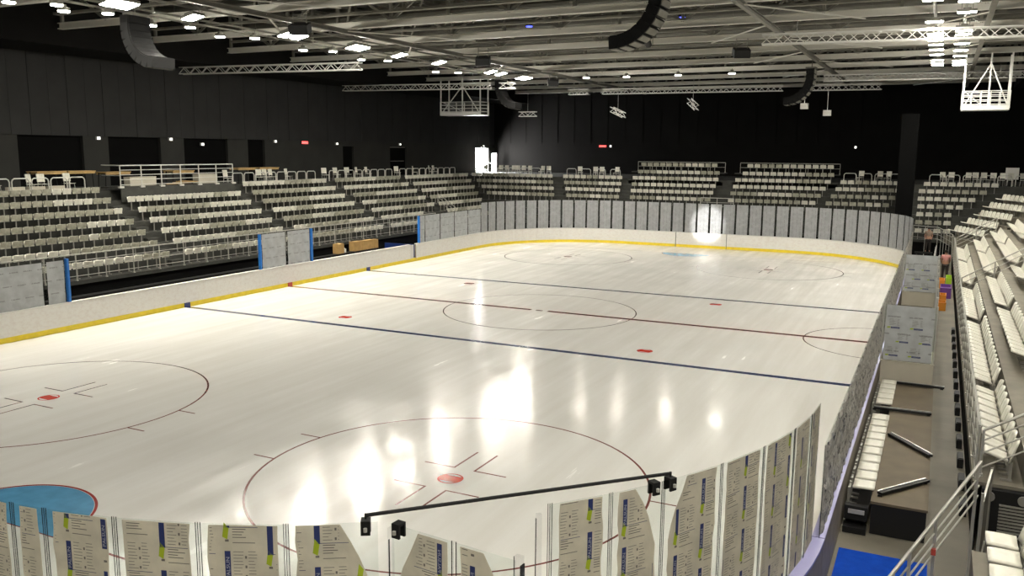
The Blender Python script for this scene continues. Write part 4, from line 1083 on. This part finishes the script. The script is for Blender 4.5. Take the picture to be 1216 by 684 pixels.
b = MB(); b.bar((0, 0, .4), (.20, 1.42, .4), .035); b.bar((0, 0, 1.55), (.20, 1.42, 1.75), .035); b.bar((.02, .09, .4), (.02, .09, 1.56), .03); b.bar((.18, 1.34, .4), (.18, 1.34, 1.72), .03); b.build('frame', M['rail'], gp)
for p in ((0, 0), (.20, 1.42)):
    b = MB(); b.bar((p[0], p[1], -.02), (p[0], p[1], 1.78), .045); b.box((p[0], p[1], 0), (.12, .12, .04)); b.build('post', M['seatgrey'], gp)
b = MB(); b.bar((.02, .06, .98), (.18, 1.36, 1.06), .012, 1.05); b.build('panel', mat('grey panel', (.20, .19, .16), .5), gp)

# ------------------------------------------------------------------ black column
b = MB(); b.span((-.55, -.4, 0), (.55, .4, 10.2)); b.span((-.6, -.45, 0), (.6, .45, .3)); o = b.build('column', M['void_black'], None, (14.2, 31.2, -.03)); structure(o, 'black column between the far stand and the corner stand', 'column')

# ------------------------------------------------------------------ roof trusses
ZB, ZT = 13.5, 15.9
def truss(i, y):
    t = thing('roof_truss', 'grey steel roof truss across the hall, %s from the far wall' % nth(i), 'roof truss', (0, y, 0), 0, 'roof trusses')
    b = MB(); b.span((-25.5, -.15, ZB), (21.4, .15, ZB+.05)); b.span((-25.5, -.03, ZB+.05), (21.4, .03, ZB+.28)); b.span((-25.5, -.15, ZB+.28), (21.4, .15, ZB+.32)); b.build('bottom_chord', M['duct'], t)  # paler than the top chord: light from the ice is in its colour
    b = MB(); b.span((-25.5, -.16, ZT), (21.4, .16, ZT+.05)); b.span((-25.5, -.03, ZT+.05), (21.4, .03, ZT+.28)); b.span((-25.5, -.16, ZT+.28), (21.4, .16, ZT+.33)); b.build('top_chord', M['steel'], t)
    b = MB(); x = -25.3; k = 0
    while x < 21.:
        b.bar((x, 0, ZB+.32), (x, 0, ZT), .14, .14); 
        x2 = min(x+3.3, 21.3); a, c = (ZB+.3, ZT) if k % 2 else (ZT, ZB+.3)
        b.bar((x, 0, a), (x2, 0, c), .10, .12); x += 3.3; k += 1
    b.build('web_lattice', M['steel'], t)
    return t
ys = [49.-6*i for i in range(12)]
for i, y in enumerate(ys): truss(i, y)
for i, x in enumerate((-11.5, 8.6, 17.8)):
    t = thing('roof_girder', 'long steel beam running lengthwise under the trusses, %s from the bench side' % nth(i), 'roof beam', (x, 0, 0), 0, 'lengthwise roof beams')
    b = MB(); b.span((-.10, -20, ZB-.24), (.10, 51., ZB-.21)); b.span((-.02, -20, ZB-.21), (.02, 51., ZB-.05)); b.span((-.10, -20, ZB-.05), (.10, 51., ZB-.015)); b.build('flange_beam', M['steel'], t)
    b = MB()
    for k in range(12):
        y = -17.+6*k
        b.bar((0, y, ZB+.35), (2.9, y+3., ZT), .09); b.bar((0, y+6, ZB+.35), (2.9, y+3., ZT), .09)
    b.build('brace_lattice', M['steel'], t)
    b = MB()
    for k in range(11):
        y = -17.+6*k; dx = 4.2 if k % 2 else -4.2
        if -25 < x+dx < 21: b.bar((0, y, ZB-.09), (dx, y+6, ZB-.09), .07, .05)
    b.build('wind_brace_lattice', M['duct'], t)
# secondary crosswise pipes and ducts in the bays
for i in range(10):
    y = 46.-6*i
    t = thing('service_duct', 'pale duct slung crosswise in the roof, %s from the far wall' % nth(i), 'duct', (0, y, 0), 0, 'crosswise roof ducts')
    b = MB(); b.tube([(-24., 0, 14.55), (20.5, 0, 14.55)], .28, 12)
    for k in range(14): b.tube([(-23.5+3.3*k, 0, 14.55), (-23.45+3.3*k, 0, 14.55)], .31, 12)
    b.build('hanging_pipe', M['pipe'], t)
    for k in range(8):
        b = MB(); b.tube([(-22+6*k, 0, 14.8), (-22+6*k, 0, 16.6)], .02, 5); b.build('hanging_rod', M['steel'], t)
    t = thing('cable_tray', 'narrow cable tray crosswise in the roof, %s from the far wall' % nth(i), 'cable tray', (0, y+1.7, 0), 0, 'crosswise cable trays')
    b = MB(); b.span((-24., -.15, 13.95), (20.5, .15, 13.98)); b.span((-24., -.15, 13.98), (20.5, -.13, 14.06)); b.span((-24., .13, 13.98), (20.5, .15, 14.06)); b.build('tray_channel', M['steel'], t)
    b = MB()
    for k in range(15): b.span((-23.5+3.1*k, -.13, 13.985), (-22.3+3.1*k, .1, 14.03))
    b.build('cable_lattice', M['black'], t)
# hung aluminium box trusses
def box_truss(label, p, q, s=.36, cable_top=ZB, group=None):
    p, q = Vector(p), Vector(q); d = q-p; L = d.length; d.normalize()
    t = thing('lighting_truss', label, 'truss', p, 0, group)
    side = d.cross(Vector((0, 0, 1))).normalized()*s/2; up = Vector((0, 0, s/2))
    cn = [side+up, side-up, -side-up, -side+up]
    for c in cn:
        b = MB(); b.tube([c, d*L+c], .034, 6); b.build('chord', M['trusswhite'], t)
    b = MB(); n = max(2, int(L/.45))
    for a in range(4):
        c0, c1 = cn[a], cn[(a+1) % 4]
        for k in range(n):
            u0, u1 = (c0, c1) if k % 2 else (c1, c0)
            b.bar(d*(L*k/n)+u0, d*(L*(k+1)/n)+u1, .032)
    b.build('web_lattice', M['trusswhite'], t)
    for f in ((.12, .88) if L > 2.5 else (.5,)):
        b = MB(); c = d*L*f; b.tube([c+up, Vector((c.x, c.y, cable_top-p.z))], .012, 5); b.build('hanging_sling', M['alu'], t)
    return t
box_truss('long bright lighting truss over the corner by the walkway, nearer one', (8.6, 5.3, 12.5), (21., 7.0, 12.5), .42)
box_truss('long lighting truss over the walkway side, farther one', (8.2, 31.2, 12.78), (21., 32.6, 12.78), .42)
box_truss('lighting truss over the far end, long stretch on the bench side', (-10.2, 34.9, 12.5), (4.6, 36.1, 12.5), .42)
box_truss('lighting truss over the far end, short stretch beside the big speaker', (6.6, 36.4, 12.5), (11.8, 37.0, 12.5), .42)
box_truss('lighting truss over the far end, stub by the black drape', (-13.2, 34.6, 12.5), (-11.4, 34.8, 12.5), .42)
box_truss('bright lighting truss reaching out from the long wall, nearer one', (-29., 6.2, 12.45), (-15.9, 8.1, 12.45), .42)
box_truss('bright lighting truss reaching out from the long wall, farther one', (-29., 23.5, 12.48), (-16.1, 25.6, 12.48), .42)
box_truss('short truss stub past the farther long wall truss', (-15.4, 25.7, 12.48), (-14.2, 25.9, 12.48), .42)
def small_truss(label, x, y, z, l, dz, rz):
    d = Vector((math.cos(rz), math.sin(rz), dz))*l/2
    box_truss(label, Vector((x, y, z))-d, Vector((x, y, z))+d, .38)
small_truss('short suspended truss piece left of the others over the far end', -16.4, 33., 10.6, 1.6, 0, 0.)
small_truss('short suspended truss piece in the middle over the far end', -8.1, 33., 10.65, 1.5, -.35, -.5)
small_truss('short suspended truss piece farthest towards the walkway', -1.8, 33., 11.2, 1.2, -.5, -.8)
for i, (x, z) in enumerate(((6.74, 10.73), (8.4, 10.2))):
    t = thing('hanging_speaker', ['white box speaker hanging higher near the big curved speaker', 'white box speaker hanging lower, nearer the walkway'][i], 'speaker', (x, 33., z))
    b = MB(); b.box((0, 0, .18), (.55, .4, .42)); b.box((0, -.19, .18), (.5, .06, .36)); b.build('cabinet', M['cap'], t)
    b = MB(); b.tube([(0, 0, .39), (0, 0, ZB-z)], .018, 5); b.build('hanging_pole', M['alu'], t)
# suspended spot cages
def cage(label, x0, x1, y0, y1, z0, z1):
    t = thing('suspended_platform', label, 'platform', (x0, y0, z0))
    w, l, h = x1-x0, y1-y0, 1.15
    b = MB(); b.span((0, 0, 0), (w, l, .12)); b.span((0, -.03, 0), (w, 0, .3)); b.build('deck', M['trusswhite'], t)
    b = MB()
    for hh in (.35, .62, .9, h):
        b.tube([(0, 0, hh), (w, 0, hh), (w, l, hh), (0, l, hh)], .025, 6, 0, True)
    k = 0.
    while k <= w+.01: b.tube([(k, 0, .1), (k, 0, h)], .025, 6); b.tube([(k, l, .1), (k, l, h)], .025, 6); k += w/5
    b.build('railing_frame', M['trusswhite'], t)
    for (px, py) in ((.05, .05), (w*.55, .05), (w-.05, .05), (.05, l-.05), (w-.05, l-.05)):
        b = MB(); b.bar((px, py, 0), (px, py, ZB-z0), .09); b.build('hanger', M['trusswhite'], t)
    b = MB(); b.bar((.05, .05, .1), (w*.55, .05, ZB-z0-.6), .07); b.bar((w-.05, .05, .1), (w*.55, .05, ZB-z0-.6), .07); b.bar((.05, .05, 1.2), (w*.55, l-.05, .1), .05); b.build('brace_lattice', M['trusswhite'], t)
cage('pale suspended lighting platform over the corner by the bright doorway', -23.2, -19.2, 29.5, 31., 10.4, 13.4)
cage('pale suspended lighting platform over the corner by the walkway', 17.2, 19.8, 25., 26.6, 10.1, 13.2)
# curved loudspeaker columns
def line_array(label, x, y, z, face, n, straight):
    t = thing('line_array_speaker', label, 'loudspeaker', (x, y, z), 0 if face > 0 else PI)
    p = Vector((0, 0, 0)); ang = 0.
    for k in range(n):
        if k >= straight: ang += math.radians(86)/(n-straight)
        d = Vector((math.sin(ang), 0, -math.cos(ang)))
        c = p+d*.17
        mt = Matrix.Rotation(-ang, 3, 'Y')
        b = MB(); b.box(c, (.46, 1.25, .335), 0, 0, mt); f = mt @ Vector((.25, 0, 0)); b.box(c+f, (.05, 1.15, .27), 0, 0, mt)
        cab = b.build('cabinet', M['cabinet'], t)
        b = MB(); f = mt @ Vector((-.245, 0, 0)); b.box(c+f, (.03, 1.1, .25), 0, 0, mt); b.build('back_plate', M['steel'], cab)
        p = p+d*.34
    b = MB(); b.span((-.3, -.4, .0), (.35, .4, .12)); b.tube([(0, 0, .12), (0, 0, max(.4, ZB+.3-z))], .03, 6); b.build('hanging_frame', M['steel'], t)
line_array('big black curved loudspeaker hanging nearest the camera', 6.3, -3.0, 14.9, -1, 13, 5)
line_array('curved loudspeaker hanging at the top near the long wall', -16.4, -8.0, 13.2, 1, 9, 2)
line_array('curved loudspeaker hanging over the far end by the walkway side', 8.2, 25., 12.9, -1, 9, 2)
line_array('dim curved loudspeaker beside the suspended platform over the far corner', -16.5, 28., 13.1, 1, 9, 2)
for i, (x, y, lab) in enumerate(((-9.9, -4.6, 'black wedge speaker under the trusses, nearest the camera'), (-8.8, 10.7, 'black wedge speaker under the trusses over the far half'), (6.2, 12.4, 'black wedge speaker right of the big curved one'), (-11.5, 27.3, 'black wedge speaker with a pale side near the far end'))):
    t = thing('wedge_speaker', lab, 'speaker', (x, y, 12.75), .4)
    b = MB(); b.box((0, 0, 0), (.85, .7, .42), 0, 0, Matrix.Rotation(.35, 3, 'X')); b.build('cabinet', M['black'], t)
    b = MB(); b.box((-.44, 0, 0), (.03, .6, .36), 0, 0, Matrix.Rotation(.35, 3, 'X')); b.build('side_plate', M['cap'] if i == 3 else M['black'], t)
    b = MB(); b.tube([(-.3, 0, .2), (-.3, 0, .75)], .02, 5); b.tube([(.3, 0, .2), (.3, 0, .75)], .02, 5); b.tube([(-.32, 0, .6), (.32, 0, .6)], .02, 5); b.build('hanging_yoke', M['steel'], t)

# ------------------------------------------------------------------ lamps
def flood_proto():
    t = thing('flood_lamp', '', 'lamp')
    b = MB(); b.box((0, 0, .10), (.80, .66, .12)); b.box((0, 0, .19), (.5, .4, .10)); b.build('housing', M['steel'], t)
    b = MB(); b.box((0, 0, .025), (.72, .58, .028)); b.build('lens', M['lens'], t)
    b = MB(); b.tube([(-.43, 0, .1), (-.43, 0, .33), (.43, 0, .33), (.43, 0, .1)], .018, 6); b.build('mounting_bracket', M['steel'], t)
    return t
def down_proto():
    t = thing('high_bay_lamp', '', 'lamp')
    b = MB(); b.cyl((0, 0, .05), .25, .14, 16); b.cyl((0, 0, .19), .12, .12, 12); b.build('housing', M['steel'], t)
    b = MB(); b.cyl((0, 0, .015), .23, .03, 16); b.build('lens', M['lens2'], t)
    b = MB(); b.tube([(0, 0, .3), (0, 0, .415)], .015, 5); b.build('hanging_rod', M['steel'], t)
    return t
def strip_proto():
    t = thing('strip_lamp', '', 'lamp')
    b = MB(); b.box((0, 0, .08), (.72, .32, .10)); b.box((0, 0, .16), (.3, .2, .07)); b.build('housing', M['steel'], t)
    b = MB(); b.box((0, 0, .012), (.66, .26, .026)); b.build('lens', M['lens2'], t)
    b = MB(); b.tube([(-.2, 0, .12), (-.2, 0, .415)], .012, 5); b.tube([(.2, 0, .12), (.2, 0, .415)], .012, 5); b.build('hanging_rod', M['steel'], t)
    return t
ZL = 13.0
def lamps(pf, pts, label, group, z=ZL, tilt=0.):
    p = None
    for i, (x, y) in enumerate(pts):
        lab = label % nth(i)
        if p is None: p = pf(); t = p; t.location = (x, y, z); t['label'] = lab; t['group'] = group
        else: t = dup(p, (x, y, z), 0, lab, group)
        t.rotation_euler = (0, tilt, 0)
# heights follow the trusses; x is given for z 13.0; farthest floods and strips added to brighten the far end
lamps(flood_proto, [(-13.4, y) for y in (-11.6, -10.9, -7.5, -1.4, -.5, 4.1, 4.8, 8.6, 13.2, 20.4, 22.0, 25.5, 26.4)], 'bright square flood lamp over the bench side boards, %s from the near end', 'flood lamps over the bench side', ZL, math.radians(-12))
lamps(down_proto, [p for y in (-37, -31, -25, -19, -13.4, -11.0, -6.5, -2.2, 4.2, 9.8, 18.8) for p in ((-17.1, y), (-15.9, y+1.2))], 'round lamp in the row behind the floods, %s from the near end', 'round lamps over the bench side', ZL)
lamps(strip_proto, [(15.65, y) for y in (-42, -38, -34, -30, -27, -24, -18, -12, -6, -1.2, .4, 6.3, 10.4, 11.4, 13., 15., 17.4, 20., 23.4, 25.2, 26.6)], 'strip lamp in the row above the penalty boxes, %s from the near end', 'strip lamps, row above the penalty boxes', ZL)
lamps(strip_proto, [(16.85, y) for y in (-42, -38, -34, -30, -27, -24, -18, -12, -6, -1.1, 1.2, 4., 8.8, 9.8, 11.2, 12.8, 15., 18.2, 21.2, 24., 25.6, 26.8)], 'strip lamp in the row above the walkway, %s from the near end', 'strip lamps, row above the walkway', ZL)
lamps(strip_proto, [(22.3, y) for y in (-42, -37, -32, -27, -22, -17, -12, -7, -2, 3, 8)], 'unseen strip lamp high over the walkway stand, %s from the near end', 'unseen strip lamps over the walkway stand', ZL)  # row out of view, added to brighten the side film and seats
lamps(strip_proto, [(x, -38.) for x in (-10., -5., 0., 5., 8., 11., 14.)], 'unseen strip lamp behind the viewpoint, %s from the bench side', 'unseen strip lamps behind the viewpoint', ZL)  # row out of view, added to brighten the near printed film
for nm, x in (('flood lamps', -13.4), ('round lamps by the boards', -15.9), ('outer round lamps', -17.1), ('strip lamps above the penalty boxes', 15.65), ('strip lamps above the walkway', 16.85)):
    b = MB(); b.span((x-.04, YN+.2, ZL+.42), (x+.04, 27., ZL+.485)); b.span((x-.07, YN+.2, ZL+.485), (x+.07, 27., ZL+.498)); tag(b.build('hanging_rail', M['steel']), 'thin lengthwise channel carrying the '+nm, 'lamp channel')
lamps(down_proto, [(-9.0, 28.), (-5.8, 28.3), (-1.8, 28.4), (2.2, 28.4)], 'small round lamp over the far end, %s from the bench side', 'small lamps over the far end', 13.05)
for i, (x, y) in enumerate(((-4.1, 7.2), (4.2, 7.5))):
    t = thing('blue_lamp', ['small blue lamp in the roof on the bench side', 'small blue lamp in the roof beside the big curved speaker'][i], 'lamp', (x, y, 14.0)); b = MB(); b.cyl((0, 0, .06), .2, .2, 12); b.build('housing', M['black'], t); b = MB(); b.cyl((0, 0, 0), .17, .06, 12); b.build('lens', M['bluelens'], t); b = MB(); b.tube([(0, 0, .26), (0, 0, 2.)], .02, 6); b.build('hanging_rod', M['steel'], t)
# added spot lamp making the glare on the far glass; true source unknown
sp, tg = Vector((3.0, 6.0, 12.6)), Vector((.35, 30.9, 1.75))
t = thing('added_spot_lamp', 'added black spot lamp under the roof aimed at the far glass', 'lamp', sp)
d = (tg-sp).normalized()
b = MB(); b.tube([-d*.5, -d*.02], .16, 16); b.tube([-d*.62, -d*.5], .1, 12); b.build('housing', M['black'], t)
b = MB(); b.tube([-d*.019, -d*.005], .14, 16); b.build('lens', M['greylens'], t)
b = MB(); b.tube([(-.2, 0, 0), (-.2, 0, .4), (.2, 0, .4), (.2, 0, 0)], .018, 6); b.tube([(0, 0, .4), (0, 0, 1.)], .02, 6); b.build('hanging_yoke', M['steel'], t)
ld = bpy.data.lights.new('added_spot_beam', 'SPOT'); ld.energy = 60000.; ld.color = (1, .98, .93); ld.spot_size = math.radians(6.6); ld.spot_blend = .7; ld.shadow_soft_size = .12
lo = bpy.data.objects.new('added_spot_beam', ld); COL.objects.link(lo); lo.parent = t; lo.location = d*.05; lo.rotation_euler = d.to_track_quat('-Z', 'Y').to_euler()
# small wall lamps and exit signs
for i, (y, z) in enumerate(((.3, 7.98), (5.85, 8.0), (8.6, 7.7), (16.0, 8.0), (23.6, 7.9), (33.2, 7.95), (49.9, 7.95))):
    t = thing('wall_lamp', 'small white wall lamp on the dark long wall, %s from the near end' % nth(i), 'lamp', (XL+.02, y, z), 0, 'wall lamps on the long wall')
    b = MB(); b.span((0, -.13, -.1), (.12, .13, .1)); b.build('housing', M['cap'], t); b = MB(); b.span((.121, -.10, -.07), (.14, .10, .07)); b.build('lens', M['greylens'], t)
def exit_sign(label, loc, rz, w=.75):
    t = thing('exit_sign', label, 'sign', loc, rz)
    b = MB(); b.span((-w/2-.04, 0, -.14), (w/2+.04, .06, .14)); b.build('housing', M['black'], t)
    b = MB(); b.span((-w/2, -.02, -.10), (w/2, -.001, .10)); b.build('lit_face', M['redlens'], t)
exit_sign('red lit sign on the dark long wall', (XL+.07, 19.5, 7.95), PI/2)
exit_sign('red lit sign high on the far wall', (-16.6, YF-.13, 8.0), 0, .8)
t = thing('wall_lamp', 'small pale lamp beside the red sign on the far wall', 'lamp', (-15.7, YF-.07, 8.0)); b = MB(); b.span((-.1, -.1, -.12), (.1, 0, .12)); b.build('housing', M['cap'], t); b = MB(); b.span((-.08, -.12, -.09), (.08, -.101, .09)); b.build('lens', M['greylens'], t)
t = thing('wall_lamp', 'small pale lamp on the far wall beside the black column', 'lamp', (8.9, YF-.07, 8.0)); b = MB(); b.span((-.1, -.1, -.12), (.1, 0, .12)); b.build('housing', M['cap'], t); b = MB(); b.span((-.08, -.12, -.09), (.08, -.101, .09)); b.build('lens', M['greylens'], t)

# ------------------------------------------------------------------ world and colour management
w = bpy.data.worlds.new('world'); sc.world = w; w.use_nodes = True
w.node_tree.nodes['Background'].inputs['Color'].default_value = (.01, .01, .01, 1)
sc.view_settings.view_transform = 'Standard'; sc.view_settings.look = 'None'; sc.view_settings.gamma = 1.; sc.view_settings.use_curve_mapping = False
sc.view_settings.exposure = 0.
cy = sc.cycles
cy.use_denoising = True; cy.max_bounces = 8; cy.diffuse_bounces = 4; cy.glossy_bounces = 4; cy.transparent_max_bounces = 24; cy.transmission_bounces = 4
cy.sample_clamp_indirect = 6.; cy.caustics_reflective = False; cy.caustics_refractive = False
